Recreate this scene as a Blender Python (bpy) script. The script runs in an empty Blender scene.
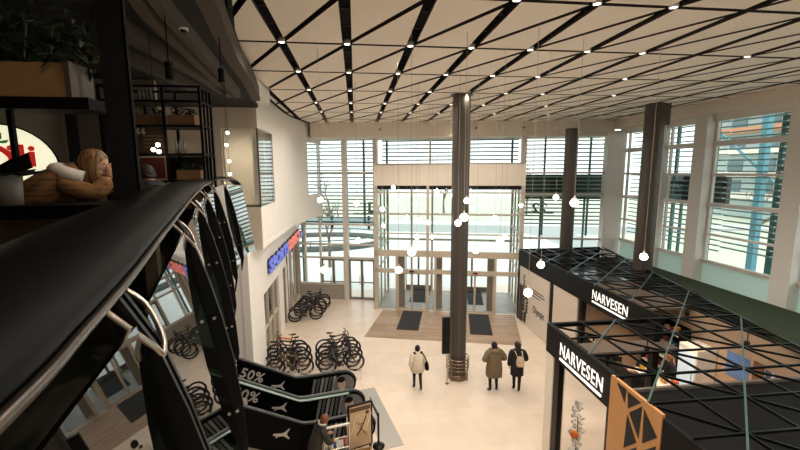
import bpy, bmesh, math, random
from mathutils import Vector, Matrix, noise
random.seed(7)
PI = math.pi
scn = bpy.context.scene
COL = scn.collection
H = 7.6                      # camera height above the hall floor
ZC = 10.1175                 # underside of the hall ceiling panels
ZM = 6.25                    # mezzanine floor
FA = math.radians(14.5)      # the glazed facade is turned 14.5 degrees against the ceiling grid
E_ = Vector((math.cos(FA), -math.sin(FA), 0)); N_ = Vector((math.sin(FA), math.cos(FA), 0))
def F(s, t, z): return E_*s + N_*t + Vector((0, 0, z))

# ------------------------------------------------------------------ materials
def lin(h):
    h = h.lstrip('#'); c = [int(h[i:i+2], 16)/255 for i in (0, 2, 4)]
    return tuple(x/12.92 if x <= .04045 else ((x+.055)/1.055)**2.4 for x in c) + (1,)
MATS = {}
def mat(name, hexc, rough=.5, metal=0, var=0, scale=6, spec=.5, emit=None, estr=0, coat=0):
    if name in MATS: return MATS[name]
    m = bpy.data.materials.new(name); m.use_nodes = True
    nt = m.node_tree; b = nt.nodes['Principled BSDF']
    c = lin(hexc)
    b.inputs['Base Color'].default_value = c
    b.inputs['Roughness'].default_value = rough; b.inputs['Metallic'].default_value = metal
    b.inputs['Specular IOR Level'].default_value = spec
    if coat: b.inputs['Coat Weight'].default_value = coat
    if var:
        tc = nt.nodes.new('ShaderNodeTexCoord'); nz = nt.nodes.new('ShaderNodeTexNoise')
        nz.inputs['Scale'].default_value = scale; nz.inputs['Detail'].default_value = 4
        mp = nt.nodes.new('ShaderNodeMapRange'); mp.inputs['To Min'].default_value = 1-var; mp.inputs['To Max'].default_value = 1+var
        mx = nt.nodes.new('ShaderNodeVectorMath'); mx.operation = 'SCALE'; mx.inputs[0].default_value = c[:3]
        nt.links.new(tc.outputs['Object'], nz.inputs['Vector']); nt.links.new(nz.outputs['Fac'], mp.inputs['Value'])
        nt.links.new(mp.outputs['Result'], mx.inputs['Scale']); nt.links.new(mx.outputs['Vector'], b.inputs['Base Color'])
    if emit:
        b.inputs['Emission Color'].default_value = lin(emit); b.inputs['Emission Strength'].default_value = estr
    MATS[name] = m
    return m
def glass(name, tint, ior=1.45, rough=0.0, refl='#ffffff'):
    if name in MATS: return MATS[name]
    m = bpy.data.materials.new(name); m.use_nodes = True; nt = m.node_tree; nt.nodes.clear()
    o = nt.nodes.new('ShaderNodeOutputMaterial'); mx = nt.nodes.new('ShaderNodeMixShader')
    t = nt.nodes.new('ShaderNodeBsdfTransparent'); t.inputs[0].default_value = lin(tint)
    g = nt.nodes.new('ShaderNodeBsdfGlossy'); g.inputs['Roughness'].default_value = rough; g.inputs['Color'].default_value = lin(refl)
    f = nt.nodes.new('ShaderNodeFresnel'); f.inputs['IOR'].default_value = ior
    ge = nt.nodes.new('ShaderNodeNewGeometry'); mm = nt.nodes.new('ShaderNodeMath'); mm.operation = 'SUBTRACT'; mm.inputs[0].default_value = 1
    m2 = nt.nodes.new('ShaderNodeMath'); m2.operation = 'MULTIPLY'      # only the outer skin of a pane reflects
    nt.links.new(ge.outputs['Backfacing'], mm.inputs[1]); nt.links.new(f.outputs[0], m2.inputs[0]); nt.links.new(mm.outputs[0], m2.inputs[1])
    nt.links.new(m2.outputs[0], mx.inputs[0]); nt.links.new(t.outputs[0], mx.inputs[1]); nt.links.new(g.outputs[0], mx.inputs[2])
    nt.links.new(mx.outputs[0], o.inputs[0])
    MATS[name] = m
    return m
def brick_mat(name, c1, c2, mortar, bw, bh, ms, rough, rot=0, offs=.5, bias=0, noisev=.06):
    m = bpy.data.materials.new(name); m.use_nodes = True; nt = m.node_tree; b = nt.nodes['Principled BSDF']
    tc = nt.nodes.new('ShaderNodeTexCoord'); mp = nt.nodes.new('ShaderNodeMapping'); mp.inputs['Rotation'].default_value = (0, 0, rot)
    br = nt.nodes.new('ShaderNodeTexBrick')
    br.inputs['Color1'].default_value = lin(c1); br.inputs['Color2'].default_value = lin(c2); br.inputs['Mortar'].default_value = lin(mortar)
    br.inputs['Scale'].default_value = 1; br.inputs['Brick Width'].default_value = bw; br.inputs['Row Height'].default_value = bh
    br.inputs['Mortar Size'].default_value = ms; br.inputs['Bias'].default_value = bias; br.offset = offs
    nz = nt.nodes.new('ShaderNodeTexNoise'); nz.inputs['Scale'].default_value = 2.2; nz.inputs['Detail'].default_value = 5
    mr = nt.nodes.new('ShaderNodeMapRange'); mr.inputs['To Min'].default_value = 1-noisev*2; mr.inputs['To Max'].default_value = 1+noisev*2
    vm = nt.nodes.new('ShaderNodeVectorMath'); vm.operation = 'SCALE'
    nt.links.new(tc.outputs['Object'], mp.inputs[0]); nt.links.new(mp.outputs[0], br.inputs['Vector']); nt.links.new(tc.outputs['Object'], nz.inputs['Vector'])
    nt.links.new(nz.outputs['Fac'], mr.inputs['Value']); nt.links.new(br.outputs['Color'], vm.inputs[0]); nt.links.new(mr.outputs['Result'], vm.inputs['Scale'])
    nt.links.new(vm.outputs['Vector'], b.inputs['Base Color']); b.inputs['Roughness'].default_value = rough
    MATS[name] = m
    return m
WHITE = mat('white_paint', '#ebe5dd', .7, var=.03, scale=1.5)
CREAM = mat('cream_paint', '#e2d7c8', .7, var=.02, scale=1.5)
BEIGE = mat('beige_paint', '#cdbfae', .75, var=.03, scale=1.5)
PANEL = mat('acoustic_panel', '#ece1d2', .85, var=.02, scale=3)
PLENUM = mat('black_plenum', '#0c0a09', .9)
BLACK = mat('black_metal', '#080707', .4, var=.1, spec=.25)
SATIN = mat('black_satin', '#080707', .65, spec=.12)
LEATHER = mat('black_handrail_cover', '#050404', .45, var=.15, scale=9, spec=.07)
FRAME = mat('pale_aluminium', '#d9d2c8', .45, .1)
FRAMED = mat('warm_aluminium', '#cbbfae', .45, .2)
GREY = mat('grey_column_paint', '#4d4741', .42, .25, var=.03)
CHROME = mat('brushed_steel', '#c9c4bc', .25, 1)
BRONZE = mat('warm_steel', '#8d7a68', .3, 1)
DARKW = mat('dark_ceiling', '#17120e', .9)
WOOD = mat('warm_wood', '#b98550', .55, var=.15, scale=12)
PLANTER = mat('planter_wood', '#7a5a3a', .6, var=.18, scale=10)
LEAF = mat('dark_leaf', '#1c2a16', .5, var=.3, scale=14)
MOSS = mat('green_moss', '#26331c', .95, var=.35, scale=9)
RUBBER = mat('rubber', '#141212', .75, var=.1)
RIM = mat('bike_rim', '#3a3836', .35, .7)
GLOBE = mat('glowing_globe', '#ffffff', .3, emit='#fff3e2', estr=22)
LED = mat('downlight_lens', '#ffffff', .3, emit='#fff0dc', estr=9)
PANE = glass('window_glass', '#f9fcfb', 1.42)
RAILGLASS = glass('railing_glass', '#8fa39c', 2.3)
TEAL = mat('teal_steel', '#3f6f6c', .45, .2)
LOUV = mat('louvre_metal', '#7f9c98', .5, .3)

# ------------------------------------------------------------------ mesh builder
class MB:
    def __init__(s): s.v = []; s.f = []; s.m = []; s.sm = []
    def add(s, vs, fs, mi=0, smooth=False):
        k = len(s.v); s.v += [tuple(v) for v in vs]
        for f in fs: s.f.append([k+i for i in f]); s.m.append(mi); s.sm.append(smooth)
        return s
    def box(s, c, size, rz=0, mi=0, M=None):
        x, y, z = size[0]/2, size[1]/2, size[2]/2
        R = M if M else Matrix.Rotation(rz, 3, 'Z')
        vs = [Vector(c) + R @ Vector(p) for p in ((-x,-y,-z),(x,-y,-z),(x,y,-z),(-x,y,-z),(-x,-y,z),(x,-y,z),(x,y,z),(-x,y,z))]
        return s.add(vs, [(0,3,2,1),(4,5,6,7),(0,1,5,4),(1,2,6,5),(2,3,7,6),(3,0,4,7)], mi)
    def span(s, a, b, mi=0):                       # axis aligned box between two corners
        return s.box([(a[i]+b[i])/2 for i in range(3)], [abs(b[i]-a[i]) for i in range(3)], 0, mi)
    def fbox(s, s0, s1, t0, t1, z0, z1, mi=0):     # box in the facade's own directions
        return s.box(F((s0+s1)/2, (t0+t1)/2, (z0+z1)/2), (abs(s1-s0), abs(t1-t0), abs(z1-z0)), -FA, mi)
    def bar(s, a, b, w, h, mi=0, up=Vector((0, 0, 1))):
        a = Vector(a); b = Vector(b); d = (b-a); L = d.length; d.normalize()
        x = d.cross(up)
        if x.length < 1e-4: x = Vector((1, 0, 0))
        x.normalize(); u = x.cross(d)
        return s.box((a+b)/2, (w, L, h), 0, mi, Matrix((x, d, u)).transposed())
    def prism(s, poly, z0, z1, mi=0, side=None):   # vertical prism over a plan polygon
        n = len(poly)
        if side is not None:
            vs = [(p[0], p[1], z0) for p in poly]+[(p[0], p[1], z1) for p in poly]
            s.add(vs, [tuple(range(n))[::-1], tuple(range(n, 2*n))], mi); k = len(s.v)-2*n
            for i in range(n): s.f.append([k+i, k+(i+1) % n, k+n+(i+1) % n, k+n+i]); s.m.append(side); s.sm.append(False)
            return s
        vs = [(p[0], p[1], z0) for p in poly]+[(p[0], p[1], z1) for p in poly]
        return s.add(vs, [tuple(range(n))[::-1], tuple(range(n, 2*n))]+[(i, (i+1) % n, n+(i+1) % n, n+i) for i in range(n)], mi)
    def extrude(s, poly3, vec, mi=0):
        n = len(poly3); vec = Vector(vec); vs = [Vector(p) for p in poly3]+[Vector(p)+vec for p in poly3]
        return s.add(vs, [tuple(range(n))[::-1], tuple(range(n, 2*n))]+[(i, (i+1) % n, n+(i+1) % n, n+i) for i in range(n)], mi)
    def tube(s, pts, r, seg=8, mi=0, cap=True, closed=False, smooth=True):
        pts = [Vector(p) for p in pts]; n = len(pts)
        rad = r if isinstance(r, list) else [r]*n
        rad = [q if isinstance(q, (list, tuple)) else (q, q) for q in rad]
        vs = []; u = None
        for i, p in enumerate(pts):
            if closed: d = pts[(i+1) % n]-pts[i-1]
            else: d = pts[min(i+1, n-1)]-pts[max(i-1, 0)]
            d.normalize()
            if u is None:
                u = Vector((0, 0, 1)) if abs(d.z) < .9 else Vector((0, 1, 0))
            u = (u-d*u.dot(d)); u.normalize(); w = d.cross(u)
            for k in range(seg):
                a = 2*PI*k/seg; vs.append(p+w*math.cos(a)*rad[i][0]+u*math.sin(a)*rad[i][1])
        fs = []
        for i in range(n if closed else n-1):
            j = (i+1) % n
            for k in range(seg): fs.append((i*seg+k, i*seg+(k+1) % seg, j*seg+(k+1) % seg, j*seg+k))
        s.add(vs, fs, mi, smooth)
        if cap and not closed:
            s.add(vs[:seg], [tuple(range(seg))[::-1]], mi); s.add(vs[-seg:], [tuple(range(seg))], mi)
        return s
    def lathe(s, prof, c=(0, 0, 0), seg=24, mi=0, smooth=True):
        c = Vector(c); n = len(prof)
        vs = [c+Vector((r*math.cos(2*PI*k/seg), r*math.sin(2*PI*k/seg), z)) for r, z in prof for k in range(seg)]
        fs = [(i*seg+k, i*seg+(k+1) % seg, (i+1)*seg+(k+1) % seg, (i+1)*seg+k) for i in range(n-1) for k in range(seg)]
        s.add(vs, fs, mi, smooth)
        return s
    def cyl(s, a, b, r, seg=16, mi=0): return s.tube([a, b], r, seg, mi)
    def ball(s, c, r, seg=16, rings=10, mi=0, M=None):
        r = r if isinstance(r, (list, tuple)) else (r, r, r)
        vs = []; fs = []; c = Vector(c); M = M or Matrix.Identity(3)
        for i in range(rings+1):
            th = PI*i/rings
            for k in range(seg):
                a = 2*PI*k/seg
                vs.append(c+M @ Vector((r[0]*math.sin(th)*math.cos(a), r[1]*math.sin(th)*math.sin(a), r[2]*math.cos(th))))
        for i in range(rings):
            for k in range(seg): fs.append((i*seg+k, (i+1)*seg+k, (i+1)*seg+(k+1) % seg, i*seg+(k+1) % seg))
        return s.add(vs, fs, mi, True)
    def grid(s, rows, mi=0, smooth=True, closed=False):
        n = len(rows[0]); vs = [p for r in rows for p in r]
        fs = []
        for i in range(len(rows)-1):
            for k in range(n if closed else n-1): fs.append((i*n+k, i*n+(k+1) % n, (i+1)*n+(k+1) % n, (i+1)*n+k))
        return s.add(vs, fs, mi, smooth)
    def mesh(s, name, mats):
        me = bpy.data.meshes.new(name); me.from_pydata(s.v, [], s.f)
        for m in (mats if isinstance(mats, (list, tuple)) else [mats]): me.materials.append(m)
        me.polygons.foreach_set('material_index', s.m); me.polygons.foreach_set('use_smooth', s.sm)
        bm = bmesh.new(); bm.from_mesh(me); pass
        bmesh.ops.recalc_face_normals(bm, faces=bm.faces); bm.to_mesh(me); bm.free(); me.update()
        return me
    def build(s, name, mats, parent=None, loc=None):
        return link(bpy.data.objects.new(name, s.mesh(name, mats)), parent, loc)
def link(o, parent=None, loc=None):
    COL.objects.link(o)
    if parent: o.parent = parent
    if loc is not None: o.location = loc
    return o
def solid(o, th, off=0):
    md = o.modifiers.new('thick', 'SOLIDIFY'); md.thickness = th; md.offset = off
    return o
def bevel(o, w, seg=2):
    md = o.modifiers.new('bevel', 'BEVEL'); md.width = w; md.segments = seg; md.limit_method = 'ANGLE'
    return o
def tag(o, label=None, cat=None, group=None, kind=None):
    if label: o['label'] = label
    if cat: o['category'] = cat
    if group: o['group'] = group
    if kind: o['kind'] = kind
    return o
def thing(name, label, cat, loc=(0, 0, 0), rz=0, group=None, kind=None):
    o = bpy.data.objects.new(name, None); o.empty_display_size = .1; COL.objects.link(o)
    o.location = loc; o.rotation_euler = (0, 0, rz)
    return tag(o, label, cat, group, kind)
def struct(o, label=None, cat=None): return tag(o, label, cat, None, 'structure')
def dup(o, parent=None):
    c = o.copy(); COL.objects.link(c)
    if parent: c.parent = parent
    for ch in list(o.children): dup(ch, c)
    return c
def text_mesh(txt, size, depth=.01, bold=0, sx=1.0):
    cu = bpy.data.curves.new('lettering', 'FONT'); cu.body = txt; cu.size = size; cu.extrude = depth; cu.offset = bold
    cu.align_x = 'LEFT'; cu.space_character = 1.08; cu.resolution_u = 3
    o = bpy.data.objects.new('lettering', cu); COL.objects.link(o)
    dg = bpy.context.evaluated_depsgraph_get(); me = bpy.data.meshes.new_from_object(o.evaluated_get(dg))
    bpy.data.objects.remove(o)
    return me
def text(txt, size, origin, xdir, mats, parent, width=None, depth=.01, bold=0, up=(0, 0, 1), name='lettering', mirror=False):
    me = text_mesh(txt, size, depth, bold)
    xs = [v.co.x for v in me.vertices]; x0, x1 = min(xs), max(xs); k = (width/(x1-x0)) if width else 1
    x = Vector(xdir).normalized(); u = Vector(up).normalized(); n = x.cross(u); o = Vector(origin)
    for v in me.vertices:
        a = (v.co.x-x0)*k
        if mirror: a = (x1-x0)*k-a
        v.co = o+x*a+u*v.co.y+n*v.co.z
    me.materials.clear(); me.materials.append(mats)
    return link(bpy.data.objects.new(name, me), parent)
ORD = 'first second third fourth fifth sixth seventh eighth ninth tenth eleventh twelfth thirteenth fourteenth fifteenth sixteenth seventeenth eighteenth nineteenth twentieth'.split()
def ordn(i):
    if i < 20: return ORD[i]
    return ('twenty-' if i < 29 else 'thirty-')+ORD[(i-20) % 10] if i != 29 else 'thirtieth'
def spot(name, loc, power, col, angle=100, blend=.6, aim=None, parent=None, size=.06):
    L = bpy.data.lights.new(name, 'SPOT'); L.energy = power; L.color = lin(col)[:3]; L.spot_size = math.radians(angle); L.spot_blend = blend; L.shadow_soft_size = size
    o = bpy.data.objects.new(name, L); COL.objects.link(o); o.location = loc
    if aim is not None: o.rotation_euler = (Vector(aim)-Vector(loc)).to_track_quat('-Z', 'Y').to_euler()
    if parent: o.parent = parent
    return o
def clip(poly, region):                            # Sutherland-Hodgman, region counter-clockwise and convex
    out = poly
    for i in range(len(region)):
        a, b = region[i], region[(i+1) % len(region)]
        ins = lambda p: (b[0]-a[0])*(p[1]-a[1])-(b[1]-a[1])*(p[0]-a[0]) >= 0
        src, out = out, []
        for j in range(len(src)):
            p, q = src[j], src[(j+1) % len(src)]
            ip, iq = ins(p), ins(q)
            if ip != iq:
                d1 = (b[0]-a[0])*(p[1]-a[1])-(b[1]-a[1])*(p[0]-a[0]); d2 = (b[0]-a[0])*(q[1]-a[1])-(b[1]-a[1])*(q[0]-a[0])
                t = d1/(d1-d2); x = (p[0]+(q[0]-p[0])*t, p[1]+(q[1]-p[1])*t)
                out += [p, x] if ip else [x]
            elif ip: out.append(p)
        if not out: return []
    return out
def inset(poly, d):                                # shrink a convex ccw polygon
    n = len(poly); res = []
    for i in range(n):
        p0, p1, p2 = Vector(poly[i-1]), Vector(poly[i]), Vector(poly[(i+1) % n])
        e1 = (p1-p0); e2 = (p2-p1)
        if e1.length < 1e-6 or e2.length < 1e-6: return []
        e1.normalize(); e2.normalize(); n1 = Vector((-e1.y, e1.x)); n2 = Vector((-e2.y, e2.x))
        den = 1+n1.dot(n2)
        if den < .05: return []
        res.append(tuple(p1+(n1+n2)*(d/den)))
    return res
def catmull(pts, n):
    pts = [Vector(p) for p in pts]; out = []
    P = [pts[0]*2-pts[1]]+pts+[pts[-1]*2-pts[-2]]
    for i in range(1, len(P)-2):
        for k in range(n):
            t = k/n; a, b, c, d = P[i-1:i+3]
            out.append(.5*((2*b)+(c-a)*t+(2*a-5*b+4*c-d)*t*t+(3*b-a-3*c+d)*t**3))
    out.append(pts[-1]); return out
# ------------------------------------------------------------------ floor
FLOORM = brick_mat('floor_tiles', '#dccbb8', '#d6c4b0', '#cfbeab', 1.2, .6, .006, .32, 0, noisev=.05)
struct(MB().span((-14, -7, -.2), (14.4, 24.5, 0)).build('floor', FLOORM))
PLANK = brick_mat('plank_floor', '#a98f76', '#94795f', '#7d6650', 1.3, .16, .004, .5, FA, noisev=.12)
struct(MB().prism([F(-4.07, 16.8, 0)[:2], F(3.0, 16.8, 0)[:2], F(3.2, 20.5, 0)[:2], F(-3.85, 20.5, 0)[:2]], 0, .008).build('trim_1', PLANK), 'timber plank inlay in front of the glazed entrance')
MATM = mat('entrance_mat', '#2a2a2b', .95, var=.2, scale=40)
for s0, s1, t0, t1, z, lb in ((-2.72, -1.66, 17.8, 20.38, .008, 'dark rectangular entrance mat on the planks left of the tall column'),
                           (.79, 1.83, 17.7, 20.34, .008, 'dark rectangular entrance mat on the planks right of the tall column'),
                           (-2.58, -1.5, 21.85, 24.4, .0, 'dark mat inside the left half of the glass porch'),
                           (.8, 1.7, 21.85, 24.6, .0, 'dark mat inside the right half of the glass porch')):
    tag(MB().fbox(s0, s1, t0, t1, z, z+.012).build('floor_mat', MATM), lb, 'mat', 'entrance mats')
# ------------------------------------------------------------------ hall ceiling: panels under a dark plenum
ARC = [(.2, 0), (-1.05, 3.9), (-1.76, 6.44), (-2.09, 7.73), (-2.61, 10.6), (-2.84, 13.1), (-2.92, 15.5), (-2.87, 18.66), (-2.3, 21.55)]
ARC_LO = [(2.6, -6.5)]+ARC
FARL, FARR = (-2.3, 21.55), (13.3, 19.2)
REG = [(13.3, -6.5), FARR, FARL]+ARC_LO[::-1][1:]
pb = MB()
gx0, gdx, gy0, gdy = -1.39, 1.2815, 8.338, 2.3175
def node(i, j): return (gx0+gdx*i, gy0+gdy*j)
for i in range(-3, 12):
    for j in range(-7, 6):
        a, b, c, d = node(i, j), node(i+1, j), node(i+1, j+1), node(i, j+1)
        g, r = .092, .052
        tri1 = [(a[0]+g, a[1]+r), (b[0]-g, b[1]+r), (d[0]+g, d[1]-r)]      # the diagonal runs far-left to near-right
        tri2 = [(b[0]-g, b[1]+r), (c[0]-g, c[1]-r), (d[0]+g, d[1]-r)]
        for t in (tri1, tri2):
            # pull the hypotenuse back for the diagonal groove
            q = clip(t, REG)
            if len(q) < 3: continue
            nx, ny = (d[1]-b[1]), (b[0]-d[0]); L = math.hypot(nx, ny); nx, ny = -nx/L, -ny/L
            sgn = 1 if t is tri2 else -1
            if ((c[0]-b[0])*nx+(c[1]-b[1])*ny) < 0: nx, ny = -nx, -ny
            off = .058
            mid = ((b[0]+d[0])/2+nx*off*sgn, (b[1]+d[1])/2+ny*off*sgn)
            dirx, diry = (d[0]-b[0])/L, (d[1]-b[1])/L
            p1 = (mid[0]-dirx*9, mid[1]-diry*9); p2 = (mid[0]+dirx*9, mid[1]+diry*9)
            side = (p2[0]-p1[0])*(t[1 if t is tri2 else 0][1]-p1[1])-(p2[1]-p1[1])*(t[1 if t is tri2 else 0][0]-p1[0])
            far = 30
            if side > 0: half = [p1, p2, (p2[0]-diry*far, p2[1]+dirx*far), (p1[0]-diry*far, p1[1]+dirx*far)]
            else: half = [p2, p1, (p1[0]+diry*far, p1[1]-dirx*far), (p2[0]+diry*far, p2[1]-dirx*far)]
            q = clip(q, half)
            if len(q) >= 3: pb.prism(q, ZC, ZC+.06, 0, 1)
ceil = MB().span((-14, -7, ZC+.45), (16, 24, ZC+.6)).build('ceiling', PLENUM); struct(ceil)
pb.build('acoustic_panel', [PANEL, mat('panel_edge_shade', '#3a2f26', .8)], ceil)  # side faces coloured dark brown so the grooves read as shaded
rb = MB()
for i in range(-2, 12):
    for y in [gy0+gdy*k/3 for k in range(-18, 17)]:
        x = gx0+gdx*i
        if -1.6 < x < 13.3 and y < 19.0: rb.box((x, y, ZC+.09), (.16, .03, .03))
rb.build('groove_bracket', mat('dark_bracket', '#2b241e', .7), ceil)
# black rim and curved hoop along the ceiling's left edge
rim = MB(); arc = catmull([(x, y, 0) for x, y in ARC_LO], 5)
def offs(path, d):
    out = []
    for i, p in enumerate(path):
        t = path[min(i+1, len(path)-1)]-path[max(i-1, 0)]; t = Vector((t.x, t.y, 0)).normalized()
        out.append(Vector((p.x-t.y*d, p.y+t.x*d, p.z)))
    return out
def ribbon(path, d0, d1, z0, z1, mb=None, mi=0):
    mb = mb or MB(); A, B = offs(path, d0), offs(path, d1)
    rows = [[(a.x, a.y, z0), (b.x, b.y, z0), (b.x, b.y, z1), (a.x, a.y, z1)] for a, b in zip(A, B)]
    mb.grid(rows, mi, False, True)
    mb.add(rows[0], [(0, 1, 2, 3)], mi); mb.add(rows[-1], [(3, 2, 1, 0)], mi)
    return mb
struct(ribbon(arc, .0, .07, ZC-.03, ZC+.5).build('trim_2', PLENUM))
near = [p for p in arc if 3 < p.y < 11.2]
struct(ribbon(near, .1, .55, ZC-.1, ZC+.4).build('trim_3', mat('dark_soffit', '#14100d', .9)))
SOFF = mat('soffit_brown', '#4a4037', .8)
hoop = catmull([(-1.05, -.5, 0), (-1.25, 2.0, 0), (-1.69, 5.15, 0), (-1.87, 6.16, 0), (-2.16, 7.86, 0), (-2.4, 9.84, 0), (-2.75, 12.0, 0)], 6)
struct(ribbon(hoop, -.08, .14, 9.6, 9.95).build('trim_4', SOFF))
# ------------------------------------------------------------------ bulkheads
fb = MB()
fb.prism([FARL, FARR, (FARR[0]+.6, FARR[1]+2.2), (FARL[0]-.4, FARL[1]+2.6)], 9.36, ZC+.5)
for k, s in enumerate((-3.9, 1.0, 3.35)):
    c = F(s, 20.32+.05*(s+4), 9.72); t = thing('sprinkler', 'small dark sprinkler head on the cream bulkhead, %s from the left' % ORD[k], 'sprinkler', c, -FA, 'sprinklers'); MB().tube([(0, .25, 0), (0, -.06, 0)], .05, 10).build('head', mat('sprinkler_grey', '#6d6459', .5, .4), t)
struct(fb.build('trim_5', CREAM), 'cream bulkhead between the ceiling and the entrance glazing')
struct(MB().prism([(13.3, -7), (14.5, -7), (14.5, 19.6), (13.3, 19.6)], 9.7, ZC+.5).build('trim_6', CREAM), 'cream bulkhead above the side windows')
# ------------------------------------------------------------------ left walls
wl = [(-3.12, 13.4), (-3.11, 15.0), (-3.06, 17), (-2.93, 19), (-2.68, 20.8), (-2.35, 22.2), (-1.93, 23.26)]
wl = catmull([(x, y, 0) for x, y in wl], 3)
def wall_strip(path, z0, z1, th=.25):
    mb = MB(); B = offs(path, th)
    rows = [[(a.x, a.y, z0), (b.x, b.y, z0), (b.x, b.y, z1), (a.x, a.y, z1)] for a, b in zip(path, B)]
    mb.grid(rows, 0, False, True); mb.add(rows[0], [(0, 1, 2, 3)]); mb.add(rows[-1], [(3, 2, 1, 0)])
    return mb
def ycut(path, y0, y1):
    def at(y):
        for a, b in zip(path, path[1:]):
            if a.y <= y <= b.y: return a+(b-a)*((y-a.y)/(b.y-a.y))
        return path[0].copy() if y < path[0].y else path[-1].copy()
    return [at(y0)]+[p for p in path if y0+.02 < p.y < y1-.02]+[at(y1)]
ya, yb, yc = 15.6, 21.6, 23.2                     # wall openings: corner window and the far window
wm = MB()
for (y0, y1, z0, z1) in ((13.4, ya, 5.15, 6.42), (13.4, ya, 9.0, 10.4), (ya, yb, 5.15, 10.4), (yb, 23.26, 5.15, 6.3), (yb, 23.26, 9.15, 10.4)):
    t = wall_strip(ycut(wl, y0, y1), z0, z1); wm.add(t.v, t.f)
uw = struct(wm.build('wall_left_upper', WHITE))
struct(MB().prism([(-3.04, 13.4), (-2.7, 13.55), (-2.62, 11.4), (-2.9, 11.9)], 9.72, ZC+.4).build('trim_7', WHITE), 'white soffit wedge at the end of the curved bulkhead')
# the underside of the upper storey, and the front of the upper storey
struct(MB().prism([(-3.12, 13.4), (-3.1, 15.0), (-2.98, 19), (-2.35, 22.2), (-1.93, 23.26), (-6, 24.3), (-6, 13.4)], 5.0, 5.15).build('trim_8', WHITE))
fm = MB()
fm.span((-9, 13.4, 8.98), (-3.12, 13.65, ZC+.5)); fm.span((-9, 13.38, 4.98), (-3.13, 13.65, 6.42)); fm.span((-9, 13.4, 6.42), (-4.25, 13.65, 8.98))
struct(fm.build('wall_gallery', BEIGE))
DG = mat('dark_window_trim', '#5e5750', .5)
w = thing('window_1', None, None, (0, 0, 0), kind='structure')
MB().span((-4.25, 13.5, 6.42), (-3.14, 13.53, 8.98)).build('pane', glass('shop_glass', '#dfe2e0', 2.1), w)
p0, p1 = ycut(wl, 13.45, ya)[0], ycut(wl, 13.45, ya)[-1]
MB().bar((p0.x-.04, p0.y, 7.71), (p1.x-.04, p1.y, 7.71), .03, 2.56).build('pane', MATS['shop_glass'], w)
mb = MB(); mb.span((-3.16, 13.42, 6.42), (-3.115, 13.47, 8.98)); mb.span((-4.25, 13.42, 6.42), (-3.13, 13.56, 6.5)); mb.bar((p0.x-.1, p0.y, 6.46), (p1.x-.1, p1.y, 6.46), .12, .08); mb.bar((p1.x-.08, p1.y-.04, 6.42), (p1.x-.08, p1.y-.04, 9.0), .05, .05)
mb.build('window_frame', DG, w)
struct(MB().span((-3.75, 15.2, 5.15), (-3.35, 15.6, 9.6)).build('trim_9', WHITE), 'white pier inside the gallery corner window')
struct(MB().span((-6.0, 17.8, 5.15), (-3.4, 18.0, 9.6)).build('wall_inner', BEIGE))
q0, q1 = ycut(wl, yb, 23.2)[0], ycut(wl, yb, 23.2)[-1]
w = thing('window_2', None, None, (0, 0, 0), kind='structure')
MB().bar((q0.x-.08, q0.y, 7.72), (q1.x-.08, q1.y, 7.72), .03, 2.85).build('pane', PANE, w)
# lower wall with the shop front under the sign
lw = MB()
for y0, y1, z0, z1 in ((12.84, 14.7, 0, 5.0), (14.7, 19.7, 3.0, 5.0), (19.7, 24.2, 3.55, 5.0), (17.6, 18.6, 0, 3.0), (19.5, 20.2, 0, 3.55)):
    lw.span((-3.75, y0, z0), (-3.5, y1, z1))
lw.span((-9, 12.86, 0), (-3.76, 13.05, 4.99))
struct(lw.build('wall_left_lower', WHITE))
w = thing('window_3', None, None, (0, 0, 0), kind='structure')
MB().span((-3.66, 14.7, 0), (-3.63, 17.6, 3.0)).build('pane', MATS['shop_glass'], w)
mb = MB()
for y in (14.74, 15.7, 16.65, 17.56): mb.box((-3.62, y, 1.5), (.1, .07, 3.0))
mb.span((-3.67, 14.7, .0), (-3.57, 17.6, .1)); mb.span((-3.67, 14.7, 1.45), (-3.57, 17.6, 1.5))
mb.build('window_frame', FRAMED, w)
d = thing('door_3', None, None, (0, 0, 0), kind='structure')
MB().span((-3.66, 18.6, 0), (-3.63, 19.5, 3.0)).build('pane', MATS['shop_glass'], d)
mb = MB()
for y in (18.64, 19.46): mb.box((-3.62, y, 1.5), (.12, .08, 3.0))
mb.box((-3.55, 19.75, 1.7), (.16, .16, 3.4)); mb.build('door_frame', mat('grey_post', '#8d857c', .5), d)
w = thing('window_4', None, None, (0, 0, 0), kind='structure')
MB().span((-3.66, 20.2, 0), (-3.63, 24.2, 3.55)).build('pane', MATS['shop_glass'], w)
mb = MB()
for y in (20.25, 21.5, 22.8): mb.box((-3.62, y, 1.77), (.1, .07, 3.55))
mb.build('window_frame', FRAMED, w)
struct(MB().span((-9.0, 24.3, 0), (-3.5, 24.4, 5.0)).build('wall_shop_end', BEIGE)); struct(MB().span((-9.0, 13.05, 0), (-8.9, 24.3, 5.0)).build('wall_shop_back', BEIGE))
spot('shop_light', (-6, 17, 4.8), 250, '#ffe2c0', 150); spot('gallery_fill_light', (-4.9, 15.6, 9.8), 600, '#fff0dc', 160)  # the gallery lamp is an unseen fill, added to brighten the corner window
# ------------------------------------------------------------------ room closure outside the view
struct(MB().span((-14, -7.2, 0), (14.4, -7, ZC+.5)).build('wall_rear', BEIGE))
struct(MB().span((-14.2, -7, 0), (-14, 13.5, ZC+.5)).build('wall_side', mat('dark_wall', '#4a4038', .8)))
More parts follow.
